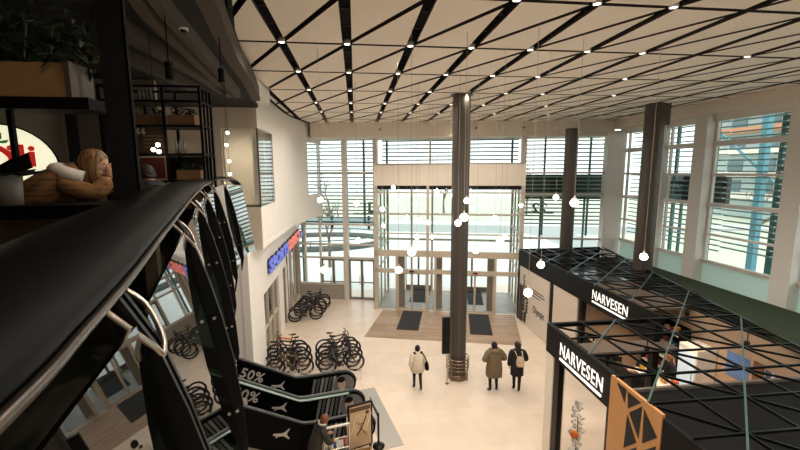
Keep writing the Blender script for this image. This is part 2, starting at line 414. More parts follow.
# ------------------------------------------------------------------ glazed facade
T0 = 22.05; ZT = 9.5
def bay(n, s0, s1, z0, z1, vs, hs, fm=FRAME, t=T0, frosted=None, wv=.1, wh=.1):
    w = thing('window_%d' % n, None, None, (0, 0, 0), kind='structure')
    MB().fbox(s0, s1, t-.01, t+.01, z0, z1).build('pane', PANE, w)
    mb = MB()
    for s in vs: mb.fbox(s-wv/2, s+wv/2, t-.1, t+.08, z0, z1)
    for z in hs: mb.fbox(s0, s1, t-.09, t+.07, z-wh/2, z+wh/2)
    mb.build('window_frame', fm, w)
    return w
bay(5, -9.2, -6.4, .85, ZT, (-8.85, -7.9), (.9, 2.5, 3.3, 4.5, 7.5))
bay(6, -6.2, -4.55, 2.5, ZT, (), (2.5, 3.3, 4.5, 7.5))
bay(7, -4.45, 3.55, 7.9, ZT, (-1.4, .75), (7.95,))
bay(8, 3.65, 8.1, .0, ZT, (5.85,), (3.9, 6.3, 7.45))
mul = MB()
for s, wd in ((-6.3, .26), (-4.5, .24), (3.6, .26)): mul.fbox(s-wd/2, s+wd/2, T0-.25, T0+.12, 0, ZT)
struct(mul.build('trim_10', FRAME), 'white vertical mullions of the entrance facade')
struct(MB().fbox(7.75, 8.22, T0-.3, T0+.3, 0, ZT).build('trim_11', WHITE), 'white corner pier of the glazing')
struct(MB().fbox(8.2, 8.75, T0+.0, T0+.3, 0, ZT+.1).build('trim_22', WHITE))
struct(MB().fbox(-4.2, 3.4, 20.66, 24.4, 0, .004).build('floor_porch', brick_mat('porch_tiles', '#9a938b', '#8c857d', '#7d766e', .6, .6, .006, .4, FA)))
struct(MB().fbox(-9.2, -6.45, T0-.2, T0+.12, 0, .85).build('wall_sill', mat('grey_sill', '#a39a90', .7)))
def double_door(n, s0, s1, t, z1):
    d = thing('door_%d' % n, None, None, (0, 0, 0), kind='structure')
    mid = (s0+s1)/2
    for a, b in ((s0, mid), (mid, s1)):
        mb = MB(); f = .075
        mb.fbox(a, a+f, t-.05, t+.05, 0, z1); mb.fbox(b-f, b, t-.05, t+.05, 0, z1); mb.fbox(a, b, t-.05, t+.05, 0, .12); mb.fbox(a, b, t-.05, t+.05, z1-.1, z1); mb.fbox(a, b, t-.045, t+.045, 1.0, 1.06)
        lf = mb.build('door_leaf', mat('door_grey', '#8f877d', .4, .4), d)
        MB().fbox(a+f, b-f, t-.01, t+.01, .12, z1-.1).build('pane', PANE, lf)
        x = b-.12 if b == mid else a+.12
        MB().tube([F(x, t-.06, .9), F(x, t-.12, .9), F(x, t-.12, 1.4), F(x, t-.06, 1.4)], .018, 6).build('door_handle', CHROME, lf)
double_door(1, -7.85, -6.43, T0, 2.42); double_door(2, -6.15, -4.65, T0, 2.42)
# ------------------------------------------------------------------ the glass entrance porch
TV = 20.55; V0, V1 = -4.3, 3.5
por = thing('wall_porch', None, None, (0, 0, 0), kind='structure')
mb = MB(); mb.fbox(V0, V1, TV-.04, TV+.1, 6.82, 7.9); mb.fbox(V0, V0+.15, TV, T0, 6.82, 7.9); mb.fbox(V1-.15, V1, TV, T0, 6.82, 7.9); mb.fbox(V0, V1, TV, T0+.2, 7.75, 7.9)
mb.build('fascia', CREAM, por)
MB().fbox(V0+.15, V1-.15, TV+.02, TV+.3, 6.62, 6.82).build('blind_box', BLACK, por)
mb = MB()
for s, wd in ((V0+.09, .18), (-1.42, .14), (.4, .12), (V1-.09, .18)): mb.fbox(s-wd/2, s+wd/2, TV-.05, TV+.1, 0, 6.82)
for z, h in ((6.45, .07), (5.33, .07), (4.26, .06), (3.18, .34), (2.2, .22)): mb.fbox(V0, V1, TV-.05, TV+.08, z-h/2, z+h/2)
for s in (-3.1, -1.0, 2.15): mb.fbox(s-.06, s+.06, TV-.04, TV+.06, 0, 3.2)
for s in (V0+.06, V1-.06):
    for z in (.06, 2.2, 3.2, 4.26, 5.33, 6.45): mb.fbox(s-.04, s+.04, TV, T0+2.3, z-.04, z+.04)
    for t in (T0, T0+1.2, T0+2.3): mb.fbox(s-.05, s+.05, t-.05, t+.05, 0, 6.82)
mb.build('porch_frame', FRAMED, por)
mb = MB(); mb.fbox(V0+.1, V1-.1, TV+.0, TV+.02, 2.3, 6.7); mb.fbox(V0+.1, -3.1, TV, TV+.02, 0, 2.2); mb.fbox(2.15, V1-.1, TV, TV+.02, 0, 2.2); mb.fbox(-1.35, -1.0, TV, TV+.02, 0, 2.2); mb.fbox(-1.0, 0, TV, TV+.02, 0, 2.2)
mb.fbox(V0+.05, V0+.07, TV+.1, T0+2.3, .1, 6.7); mb.fbox(V1-.07, V1-.05, TV+.1, T0+2.3, .1, 6.7)
mb.fbox(V0+.1, V1-.1, T0+2.3, T0+2.32, 2.4, 6.7)
mb.build('pane', PANE, por)
mb = MB()                                           # the porch's outer wall
for s in (V0+.08, -2.7, -1.4, -.1, V1-.08): mb.fbox(s-.06, s+.06, T0+2.25, T0+2.4, 0, 6.8)
for z in (2.35, 3.3, 4.9, 6.75): mb.fbox(V0, V1, T0+2.25, T0+2.4, z-.06, z+.06)
mb.fbox(V0, V1, T0+.2, T0+2.4, 6.75, 6.9)
mb.build('outer_frame', mat('pale_outer_frame', '#d3ccc1', .5), por)
mb = MB()
for s in (-2.95, -.85, 2.0): mb.fbox(s-.2, s+.2, TV+.5, TV+.9, 0, 3.1)
mb.build('inner_pier', mat('porch_pier', '#8f8275', .5), por)
for n, (s0, s1) in ((4, (-3.04, -1.48)), (5, (.12, 2.09))):
    d = thing('door_%d' % n, None, None, (0, 0, 0), kind='structure'); mid = (s0+s1)/2
    for a, b in ((s0, mid), (mid, s1)):
        mb = MB()
        mb.fbox(a, a+.05, TV+.02, TV+.07, 0, 2.09); mb.fbox(b-.05, b, TV+.02, TV+.07, 0, 2.09); mb.fbox(a, b, TV+.02, TV+.07, 0, .1); mb.fbox(a, b, TV+.02, TV+.07, 2.03, 2.09)
        lf = mb.build('door_leaf', FRAMED, d); MB().fbox(a+.05, b-.05, TV+.035, TV+.05, .1, 2.03).build('pane', PANE, lf)
    MB().fbox(mid-.12, mid+.12, TV-.11, TV-.05, 2.16, 2.24).build('door_sensor', BLACK, d)
    for k, (a, b) in enumerate(((s0-.05, mid), (mid, s1+.05))):   # outer leaves, across the porch
        mb = MB(); t = T0+2.32
        mb.fbox(a, a+.06, t, t+.05, 0, 2.3); mb.fbox(b-.06, b, t, t+.05, 0, 2.3); mb.fbox(a, b, t, t+.05, 0, .3); mb.fbox(a, b, t, t+.05, 2.2, 2.3)
        mb.build('outer_leaf', mat('door_grey', '#8f877d', .4, .4), d)
MB().ball(F(1.1, TV-.07, 2.16), .035).build('red_lamp', mat('red_lamp', '#c03020', .3, emit='#ff3020', estr=3), d)
# ------------------------------------------------------------------ window wall on the right
XR = 13.95
ys = [19.2, 16.5, 14.3, 10.8, 7.3, 3.8, .3, -3.2, -6.9]
PIER = mat('white_pier', '#e2ddd5', .6)
struct(MB().span((XR-.1, -7, 9.52), (XR+.4, 19.5, 9.7)).build('trim_21', WHITE), 'white frieze board over the side windows')
pm = MB()
for y in ys[2:]: pm.span((XR-.42, y-.29, 0), (XR+.05, y+.29, 9.7))
pm.span((XR-.2, 16.35, 0), (XR+.05, 16.65, 9.53))
struct(pm.build('trim_12', PIER), 'pale piers between the side windows')
FROST = mat('frosted_panel', '#dbe4df', .5)
_nt = FROST.node_tree; _tr = _nt.nodes.new('ShaderNodeBsdfTranslucent'); _tr.inputs[0].default_value = lin('#cfdfd8'); _mx = _nt.nodes.new('ShaderNodeMixShader'); _mx.inputs[0].default_value = .6
_nt.links.new(_nt.nodes['Principled BSDF'].outputs[0], _mx.inputs[1]); _nt.links.new(_tr.outputs[0], _mx.inputs[2]); _nt.links.new(_mx.outputs[0], _nt.nodes['Material Output'].inputs[0])
for k in range(len(ys)-1):
    y1, y0 = ys[k]-.15, ys[k+1]+.15
    w = thing('window_%d' % (9+k), None, None, (0, 0, 0), kind='structure')
    MB().span((XR-.01, y0, 3.9), (XR+.01, y1, 9.53)).build('pane', PANE, w)
    MB().span((XR-.03, y0, 0), (XR+.03, y1, 3.9)).build('sill_panel', FROST, w)
    mb = MB()
    for z, h in ((3.93, .1), (5.05, .07), (6.22, .14), (7.4, .1), (8.58, .2), (9.48, .1)): mb.span((XR-.1, y0, z-h/2), (XR+.06, y1, z+h/2))
    mb.span((XR-.16, y0, 3.98), (XR-.06, y1, 4.04))
    for y in (y0+.2, y1-.2): mb.span((XR-.06, y-.035, 3.9), (XR+.05, y+.035, 9.53))
    mb.build('window_frame', PIER, w)
# ------------------------------------------------------------------ columns
def column(name, x, y, r, z0, z1, lab):
    c = thing(name, lab, 'column', (x, y, 0), kind='structure')
    seg = 48; prof = []
    pts = [[( (r if (k % 8) else r*.94)*math.cos(2*PI*k/seg), (r if (k % 8) else r*.94)*math.sin(2*PI*k/seg), z) for k in range(seg)] for z in (z0, z1)]
    MB().grid(pts, 0, False, True).build('shaft', GREY, c)
    return c
c1 = column('column_centre', 3.62, 13.3, .3, 0, ZC+.3, 'tall grey column standing free in the middle of the hall')
MB().lathe([(.3, ZC-.02), (.38, ZC-.02), (.38, ZC+.1), (.3, ZC+.1)]).build('collar', GREY, c1)
MB().lathe([(.3, .0), (.34, .0), (.34, .16), (.31, .18)]).build('base_ring', BRONZE, c1)
mb = MB()
for z in (.42, .55, .68, .81): mb.tube([(.41*math.cos(a), .41*math.sin(a), z) for a in [2*PI*k/32 for k in range(32)]], .022, 6, closed=True)
for k in range(4):
    a = PI/4+k*PI/2; mb.tube([(.41*math.cos(a), .41*math.sin(a), 0), (.41*math.cos(a), .41*math.sin(a), .81)], .022, 6)
mb.build('guard_rail', BRONZE, c1)
c2 = column('column_far', 10.62, 18.55, .31, 0, 9.6, 'grey column near the glazing behind the kiosk')
c3 = column('column_side', 11.6, 14.4, .35, 0, ZC+.3, 'grey column rising through the kiosk roof')
MB().span((.25, -.2, 9.3), (.5, .2, ZC)).build('bracket', GREY, c3)
t = thing('signboard', 'narrow black display board on a steel post beside the central column', 'sign', (3.08, 12.9, 0))
MB().span((-.14, -.06, 1.16), (.13, .06, 2.5)).build('board', BLACK, t); MB().tube([(.06, 0, 0), (.06, 0, 1.2)], .025, 8).build('post', CHROME, t); MB().lathe([(.0, 0), (.07, 0), (.07, .015), (.03, .02)], (.06, 0, 0)).build('foot', BRONZE, t)
# ------------------------------------------------------------------ ceiling downlights
kk = 0
for j in range(-6, 5):
    for i in range(0, 9):
        x, y = node(i, j)
        lim = -9
        for a, b in zip(ARC_LO, ARC_LO[1:]):
            if a[1] <= y <= b[1]: lim = a[0]+(b[0]-a[0])*(y-a[1])/(b[1]-a[1])
        if x < lim+.3 or y > 19.0: continue
        if i > 5 and (i+j) % 2: continue
        kk += 1
        rown = ORD[10-(j+6)]
        t = thing('downlight', 'round white ceiling downlight, %s groove from the left, %s row from the entrance' % (ordn(i), rown), 'ceiling light', (x, y, ZC-.02), group='ceiling downlights')
        MB().lathe([(.055, .015), (.07, .015), (.07, .1), (.055, .1)], seg=14).build('housing', mat('white_metal', '#d8d2c8', .5), t)
        MB().lathe([(0, .022), (.055, .022)], seg=14).build('lens', LED, t)
        spot('downlight_lamp', (0, 0, -.02), 120, '#fff3e6', 150, .8, parent=t)
t = thing('downlight', 'bright spotlight washing the cream bulkhead above the entrance', 'ceiling light', (5.0, 20.15, ZC-.05), group='ceiling downlights')
MB().lathe([(.06, 0), (.08, 0), (.08, .15), (.0, .15)], seg=14).build('housing', MATS['white_metal'], t); MB().lathe([(0, .01), (.06, .01)], seg=14).build('lens', LED, t)
spot('wash_lamp', (0, 0, -.03), 40, '#ffe0b8', 70, .6, parent=t)
# ------------------------------------------------------------------ glowing pendants
PEND = [(-1.06,11.92,6.74),(.03,11.78,6.63),(.94,14.01,6.24),(.05,11.62,5.53),(-.73,8.71,5.4),(.93,8.52,5.39),(1.05,7.29,6.06),(2.91,13.87,6.86),(1.88,11.5,6.13),(2.59,13.75,5.75),(1.93,12.26,5.49),(3.07,15.53,4.91),(3.73,15.61,6.05),(4.08,16.41,6.52),(3.01,10.38,6.78),(2.1,7.41,6.69),(2.6,9.73,6.26),(4.55,14.82,6.12),(3.88,10.55,6.26),(3.13,8.15,6.08),(5.1,12.86,5.31),(3.04,9.59,5.56),(6.71,15.29,6.18),(4.11,8.18,5.49),(4.34,7.36,6.95),(5.97,11.13,6.79),(3.25,6.93,5.27),(6.41,7.94,5.66)]
EXTRA = [(1.6,16.6,6.9),(1.9,17.2,6.3),(2.2,16.8,5.6),(2.7,17.4,6.1),(4.6,17.0,5.6),(1.2,17.0,5.2)]
# correct the first pair of fields so every globe is listed by its bearing from the gallery
order = sorted(PEND+EXTRA, key=lambda p: (p[0]+.11*p[1])/(p[1]*.99))
for k, p in enumerate(order):
    hi = 'high' if p[2] > 6.4 else ('low' if p[2] < 5.6 else 'middle-height')
    t = thing('pendant_lamp', 'glowing globe pendant hanging %s, %s from the left of the cluster' % (hi, ordn(k)), 'pendant light', p, group='globe pendants')
    r = .078
    MB().ball((0, 0, 0), r, 20, 12).build('globe', GLOBE, t)
    MB().lathe([(0, r+.06), (.018, r+.06), (.025, r-.01), (0, r-.01)], seg=10).build('cap', mat('pale_cord', '#a89c8c', .6), t)
    MB().tube([(0, 0, r+.05), (0, 0, ZC+.44-p[2])], .004, 5).build('cord', MATS['pale_cord'], t)
# ------------------------------------------------------------------ outside
SNOW = mat('pale_paving', '#dcdedb', .9, var=.06, scale=.5)
LAWN = mat('winter_lawn', '#cdd0bd', .95, var=.15, scale=1.2)
ROAD = mat('asphalt', '#a9adab', .9, var=.08, scale=.8)
g = MB(); g.span((-150, -60, -.5), (160, 180, -.25)); struct(g.build('ground_outside', SNOW))
struct(MB().fbox(-60, 60, 62, 120, -.25, -.2).build('lawn_outside', LAWN)); struct(MB().fbox(-80, 80, 50, 57, -.25, -.22).build('road_outside', ROAD))
struct(MB().span((30, -10, -.25), (60, 44, -.2)).build('lawn_side', LAWN)); struct(MB().span((21.5, -20, -.25), (26.5, 50, -.21)).build('road_side', ROAD))
def louvres(mk, z0, z1, pitch, lab, posts):
    t = thing('louvre_screen', lab, 'sunshade', group='outside louvre screens')
    mb = MB(); z = z0
    while z < z1: mk(mb, z); z += pitch
    mb.build('slat', LOUV, t)
    for p in posts: MB().span(*p).build('post', TEAL, t) if len(p) == 2 else MB().fbox(*p).build('post', TEAL, t)
    return t
TL = T0+1.0
def fl(s0, s1): return lambda mb, z: mb.fbox(s0, s1, TL-.05, TL+.05, z, z+.07)
louvres(fl(-9.6, -4.55), 4.75, 9.7, .22, 'horizontal metal louvres outside the glazing left of the porch', [(-8.3, -8.18, TL+.06, TL+.16, 4.4, 9.8), (-5.5, -5.38, TL+.06, TL+.16, 4.4, 9.8)])
louvres(fl(-4.3, 3.5), 7.95, 9.7, .22, 'horizontal metal louvres above the glass porch', [(-4.1, -3.98, TL+.06, TL+.16, 6.9, 9.8), (3.1, 3.22, TL+.06, TL+.16, 6.9, 9.8)])
louvres(fl(3.75, 8.6), 4.55, 9.7, .22, 'horizontal metal louvres outside the glazing right of the porch', [(4.9, 5.0, TL+.06, TL+.16, 3.9, 9.8), (7.3, 7.4, TL+.06, TL+.16, 3.9, 9.8)])
XL = XR+1.0
def sl(y0, y1): return lambda mb, z: mb.span((XL-.05, y0, z), (XL+.05, y1, z+.05))
louvres(sl(14.4, 19.9), 4.2, 9.7, .22, 'horizontal metal louvres outside the side window nearest the corner pier', [((XL+.06, 17.0, -.25), (XL+.18, 17.12, 9.8)), ((XL+.06, 15.0, -.25), (XL+.18, 15.12, 9.8))])
louvres(sl(12.3, 14.3), 4.4, 9.7, .22, 'horizontal metal louvres ending halfway across the side window with the blue pillar', [((XL+.06, 12.3, -.25), (XL+.28, 12.55, 9.8))])
louvres(sl(3.0, 12.3), 8.9, 9.7, .4, 'two high horizontal metal louvres outside the nearest side windows', [((XL+.06, 7.0, -.25), (XL+.28, 7.2, 9.8))])
SCR = mat('screen_back', '#16201f', .5, var=.3, scale=2)
t = thing('outdoor_screen', 'dark panel hung outside the glazing behind the far column', 'screen'); mb = MB()
MB().fbox(3.8, 8.3, TL+.45, TL+.6, 5.95, 7.35).build('panel', SCR, t)
for s in (4.5, 5.3, 6.1, 6.9, 7.7): mb.fbox(s-.02, s+.02, TL+.42, TL+.45, 5.95, 7.35)
mb.build('rib', mat('screen_rib', '#3a4644', .5), t)
MB().fbox(4.9, 5.0, TL+.6, TL+.7, -.25, 7.3).build('mast', TEAL, t); MB().fbox(7.3, 7.4, TL+.6, TL+.7, -.25, 7.3).build('mast', TEAL, t)
t = thing('outdoor_screen', 'dark panel hung outside the side window beside the kiosk column', 'screen')
MB().span((XL+.3, 14.6, 6.15), (XL+.5, 19.6, 7.3)).build('panel', SCR, t); MB().span((XL+.5, 17.0, -.25), (XL+.6, 17.1, 7.3)).build('mast', TEAL, t)
SIGNK = mat('dark_letters', '#141a1a', .5)
t = thing('facade_lettering', 'dark number seen from behind through the louvres right of the porch', 'sign')
text('22', .75, F(4.38, TL+.3, 5.2), E_, SIGNK, t, .85, .05, .02, mirror=True, name='digits'); MB().fbox(3.8, 5.6, TL+.27, TL+.33, 5.12, 5.2).build('rail', TEAL, t)
t = thing('facade_lettering', 'dark letters seen from behind through the louvres left of the porch', 'sign')
text('ID', .95, F(-5.55, TL+.3, 5.05), E_, mat('teal_letters', '#4b6a6c', .5), t, 1.0, .05, .02, name='letters'); MB().fbox(-6.2, -4.5, TL+.27, TL+.33, 4.98, 5.05).build('rail', TEAL, t)
t = thing('canopy_ledge', 'teal edged glass canopy outside the doors left of the porch', 'canopy')
MB().fbox(-9.6, -4.5, TL+.3, TL+2.2, 4.4, 4.5).build('deck', TEAL, t)
MB().fbox(-9.6, -9.5, TL+.3, TL+.4, -.25, 4.4).build('wall_post', TEAL, t)
for s in (-7.9, -5.45): MB().fbox(s-.07, s+.07, TL+1.2, TL+1.34, 3.9, 4.75).build('post', mat('dark_post', '#23302f', .5), t)
rn = thing('kerb_ring', 'curved dark stone kerb on the forecourt outside the left doors', 'kerb')
pts = [(-4.5+7.5*math.cos(a), 43+4.5*math.sin(a), -.05) for a in [2*PI*k/48 for k in range(48)]]
MB().tube(pts, .35, 6, closed=True).build('kerb_stone', mat('dark_stone', '#5d625d', .9, var=.5, scale=3), rn)
MB().tube([(p[0], p[1], .75) for p in pts], .06, 6, closed=True).build('rail', TEAL, rn)
for k in range(0, 48, 4): MB().tube([pts[k], (pts[k][0], pts[k][1], .75)], .05, 6).build('post', TEAL, rn)
# bare winter trees
BARK = mat('bare_bark', '#7a6d60', .9, var=.2)
def tree(x, y, h, seed, lab):
    rnd = random.Random(seed); mb = MB()
    def br(p, d, L, r, lv):
        q = p+d*L; mb.tube([p, (p+q)/2+Vector((rnd.uniform(-.05, .05)*L, rnd.uniform(-.05, .05)*L, 0)), q], [r, r*.85, r*.65], 5, cap=False)
        if lv == 0: return
        for k in range(rnd.choice((2, 3, 3))):
            a = Vector((rnd.uniform(-1, 1), rnd.uniform(-1, 1), rnd.uniform(-.1, .9))).normalized()
            br(p+d*L*rnd.uniform(.6, 1), (d*.8+a*.75).normalized(), L*rnd.uniform(.55, .8), r*.6, lv-1)
    br(Vector((0, 0, 0)), Vector((0, 0, 1)), h*.3, h*.018, 5)
    tag(mb.build('bare_tree', BARK, None, (x, y, -.25)), lab, 'tree', 'bare trees on the forecourt')
for args in ((-7.5, 33, 9, 11, 'bare winter tree close outside the left glazing, beside the stone kerb'), (-2.2, 32, 8.5, 12, 'bare winter tree close outside, just left of the porch'), (-12, 62, 11, 1, 'bare winter tree beyond the forecourt, behind the far left glazing'), (-4.5, 66, 10, 2, 'bare winter tree beyond the forecourt above the left double doors'), (4, 72, 13, 3, 'bare winter tree beyond the road above the left half of the porch'),
             (16, 70, 12, 4, 'bare winter tree beyond the road above the right half of the porch'), (30, 66, 12, 5, 'bare winter tree beyond the road behind the far column'), (38, 33, 9, 6, 'bare winter tree on the lawn before the apartment block'), (40, 27, 8, 8, 'small bare winter tree on the lawn behind the blue pillar')):
    tree(*args)
# building with blue steel frame seen through the side window
t = thing('steel_frame', 'blue steel pillar with diagonal braces outside the side window', 'steelwork')
BLUE = mat('blue_steel', '#5d98a6', .5)
MB().span((19.7, 17.1, -.25), (20.0, 17.4, 14)).build('pillar', BLUE, t)
MB().bar((19.9, 16.5, 6.5), (19.9, 13.2, 9.0), .12, .12).build('brace', BLUE, t); MB().bar((19.9, 16.5, 6.8), (19.9, 19.8, 9.6), .1, .1).build('brace', BLUE, t); MB().bar((19.9, 10.0, 10.6), (19.9, 24, 10.6), .16, .16).build('beam', BLUE, t)
b = thing('apartment_block', 'pale apartment block with balconies behind the blue steel pillar', 'building')
MB().span((62, 20, -.25), (80, 62, 26)).build('wall', mat('block_wall', '#a9b8b8', .8), b)
for k in range(6):
    z = 3+3.4*k
    MB().span((60.4, 20, z), (62, 62, z+.9)).build('balcony', mat('balcony_white', '#d9d2c6', .8) if k != 3 else mat('balcony_rust', '#c08a6a', .8), b)
    mb = MB()
    for y in range(22, 62, 5): mb.span((61.9, y, z+.9), (61.99, y+2.6, z+2.8))
    mb.build('window_band', mat('block_window', '#5a767b', .3), b)
c = thing('car', 'pale blue-grey car parked beyond the side window', 'car', (24.0, 20.6, -.21), math.radians(78))
CARP = mat('car_paint', '#9fb4bb', .3, .3)
prof = [(-2.1, .35), (-2.1, .75), (-1.95, .9), (-1.45, .95), (-.9, 1.42), (.6, 1.45), (1.25, .98), (2.0, .85), (2.15, .6), (2.15, .35)]
mb = MB(); mb.extrude([(x, -.86, z) for x, z in prof], (0, 1.72, 0)); bevel(mb.build('body', CARP, c), .08)
mb = MB(); mb.extrude([(x, -.88, z) for x, z in ((-1.25, .98), (-.82, 1.36), (.55, 1.38), (1.05, .98))], (0, 1.76, 0)); mb.build('side_glass', mat('car_glass', '#26343a', .1), c)
for x in (-1.35, 1.4):
    for y in (-.8, .8): MB().tube([(x, y-.1, .34), (x, y+.1, .34)], .34, 18).build('wheel', RUBBER, c)

# ------------------------------------------------------------------ world and camera
wd = bpy.data.worlds.new('overcast'); scn.world = wd; wd.use_nodes = True
nt = wd.node_tree; bg = nt.nodes['Background']
tc = nt.nodes.new('ShaderNodeTexCoord'); nz = nt.nodes.new('ShaderNodeTexNoise'); nz.inputs['Scale'].default_value = 2.5; nz.inputs['Detail'].default_value = 5
cr = nt.nodes.new('ShaderNodeValToRGB'); cr.color_ramp.elements[0].position = .35; cr.color_ramp.elements[1].position = .7
cr.color_ramp.elements[0].color = lin('#dfe7e6'); cr.color_ramp.elements[1].color = lin('#fbfdfc')
nt.links.new(tc.outputs['Generated'], nz.inputs['Vector']); nt.links.new(nz.outputs['Fac'], cr.inputs[0]); nt.links.new(cr.outputs[0], bg.inputs['Color'])
bg.inputs['Strength'].default_value = 2.4
cam = bpy.data.cameras.new('camera'); cam.sensor_width = 36; cam.lens = 36*391.26/800; cam.clip_start = .03; cam.clip_end = 400
co = bpy.data.objects.new('camera', cam); COL.objects.link(co); scn.camera = co
th, ps, ro = .1379, .1127, -.0045
fw = Vector((math.sin(ps)*math.cos(th), math.cos(ps)*math.cos(th), -math.sin(th))); rt = Vector((math.cos(ps), -math.sin(ps), 0)); upv = rt.cross(fw)
rt, upv = rt*math.cos(ro)+upv*math.sin(ro), upv*math.cos(ro)-rt*math.sin(ro)
M4 = Matrix((rt, upv, -fw)).transposed().to_4x4(); M4.translation = Vector((0, 0, H)); co.matrix_world = M4
scn.view_settings.view_transform = 'Standard'; scn.view_settings.look = 'None'; scn.view_settings.gamma = 1; scn.view_settings.use_curve_mapping = False
scn.view_settings.exposure = 0
cy = scn.cycles; cy.use_denoising = True; cy.max_bounces = 7; cy.diffuse_bounces = 4; cy.glossy_bounces = 4; cy.transparent_max_bounces = 24; cy.sample_clamp_indirect = 6; cy.caustics_reflective = False; cy.caustics_refractive = False
# ------------------------------------------------------------------ the kiosk with its open lattice roof
KX, KX2, KY, KE, KN = 8.23, 4.95, 9.35, 18.8, 2.2      # far front, near front, step, far end, near end
ZK = 3.6
K = thing('kiosk', 'black framed convenience kiosk with open lattice roof and lit name on its fascia', 'kiosk')
FASC = mat('black_fascia', '#0b0a09', .5, var=.08, spec=.2); LIT = mat('white_letters', '#ffffff', .4, emit='#fff6ea', estr=.75)
MB().span((KX, KY+.02, 2.82), (KX+.1, KE, 3.62)).build('fascia', FASC, K)
MB().span((KX2, 6.72, 2.85), (KX2+.1, KY, 3.62)).build('fascia', FASC, K)
MB().span((KX2+.1, KY-.06, 3.5), (KX+.1, KY, 3.62)).build('fascia', FASC, K)
MB().span((KX+.1, KE-.1, 2.95), (12.6, KE, 3.62)).build('fascia', FASC, K)
text('NARVESEN', .46, (KX-.02, 12.45, 3.12), (0, -1, 0), LIT, K, 1.8, .004, .002)
MB().span((KX-.03, 10.7, 2.99), (KX-.005, 12.45, 3.04)).build('underline', LIT, K)
text('NARVESEN', .46, (KX2-.02, 8.62, 3.09), (0, -1, 0), LIT, K, 1.68, .004, .002)
MB().span((KX2-.03, 6.98, 2.96), (KX2-.005, 8.62, 3.01)).build('underline', LIT, K)
# lattice: every bay line both ways, and diagonals on every second node
BAR = mat('lattice_steel', '#151817', .3, .6); BAR_SHEEN = mat('lattice_sky_sheen', '#56706b', .35, .5)  # second steel is lighter teal: sky reflection painted on one set of diagonals
nx0, ny0, gx_, gy_ = 5.868, 8.39, .938, .885
lat = MB(); x1, y1, x0, y0 = 12.9, KE, KX2+.05, KN
def inside(x, y): return ((x >= KX2 and y <= KY+.01) or x >= KX) and y0 <= y <= y1 and x0-.01 <= x <= x1 and x <= 9.94+(y-7.33)*.25
def seg(a, b, w, dz, mi=0):
    a, b = Vector((*a, ZK+dz)), Vector((*b, ZK+dz)); n = max(1, int((b-a).length/.06)); run = None; pts = [a.lerp(b, k/n) for k in range(n+1)]
    for k in range(n):
        m = (pts[k]+pts[k+1])/2
        if inside(m.x, m.y):
            if run is None: run = pts[k]
        elif run is not None: lat.bar(run, pts[k], w, .045, mi); run = None
    if run is not None: lat.bar(run, pts[-1], w, .045, mi)
for k in range(-1, 9): seg((nx0+gx_*k, y0-1), (nx0+gx_*k, y1+1), .034, 0)
for k in range(-8, 13): seg((x0-1, ny0+gy_*k), (x1+1, ny0+gy_*k), .034, -.003)
for c in range(-24, 25, 2):
    seg((nx0+gx_*(c-14), ny0-gy_*14), (nx0+gx_*(c+14), ny0+gy_*14), .03, .004, 1)
    seg((nx0+gx_*(c+14), ny0-gy_*14), (nx0+gx_*(c-14), ny0+gy_*14), .03, -.008)
lat.bar((12.8, y1, ZK-.01), (9.94+(y0-7.33)*.25, y0, ZK-.01), .06, .06)
lat.build('roof_lattice', [BAR, BAR_SHEEN], K)
ROOF = mat('gloss_black_roof', '#3a4140', .12, .8); BROWN = mat('brown_roof_panel', '#6a5a4c', .7); RM = mat('matt_black_roof', '#0f0d0c', .7, spec=.2)
MB().span((KX2+.1, KN, 2.98), (11.2, 6.95, 3.04)).build('roof_panel', RM, K); MB().span((KX2+.1, 6.93, 3.0), (11.2, 7.0, 3.1)).build('roof_edge', mat('roof_edge', '#6b6259', .5), K)
MB().span((KX+.12, 14.6, 3.0), (11.2, KE-.1, 3.06)).build('roof_panel', ROOF, K); MB().span((KX2+.12, 8.7, 2.98), (8.2, KY-.08, 3.03)).build('roof_panel', BROWN, K); MB().span((KX+.12, 11.4, 2.98), (11.2, 14.55, 3.03)).build('roof_panel', BROWN, K)
MB().prism([(11.2, 8.6), (12.1, 12.2), (13.46, 18.3), (13.46, KE), (11.2, KE)], 2.98, 3.05).build('roof_panel', RM, K)
KW = mat('kiosk_wall', '#b39a82', .7); KF = mat('kiosk_floor', '#d9c3aa', .5)
MB().span((11.2, KN, 0), (11.3, KE, 3.0)).build('back_wall', KW, K)
MB().span((KX+.1, KE-.12, 0), (11.2, KE-.04, 3.0)).build('end_wall', KW, K)
MB().span((KX2+.1, 3.5, 0), (11.2, 3.6, 3.0)).build('end_wall', RM, K)
MB().span((8.4, 13.2, 0), (11.2, 13.3, 2.95)).build('inner_wall', KW, K)
for x, y in ((7.95, 9.2), (KX2+.12, 6.75), (KX+.12, 15.3), (KX+.12, 13.2)):
    MB().span((x-.09, y-.09, 0), (x+.09, y+.09, ZK-.05)).build('post', BLACK, K)
MB().span((KX2+.0, KY-.4, 0), (KX2+.34, KY-.04, 2.86)).build('white_pillar', CREAM, K)
MB().span((KX2+.02, KY-.66, 0), (KX2+.16, KY-.43, 2.86)).build('door_frame', BLACK, K)
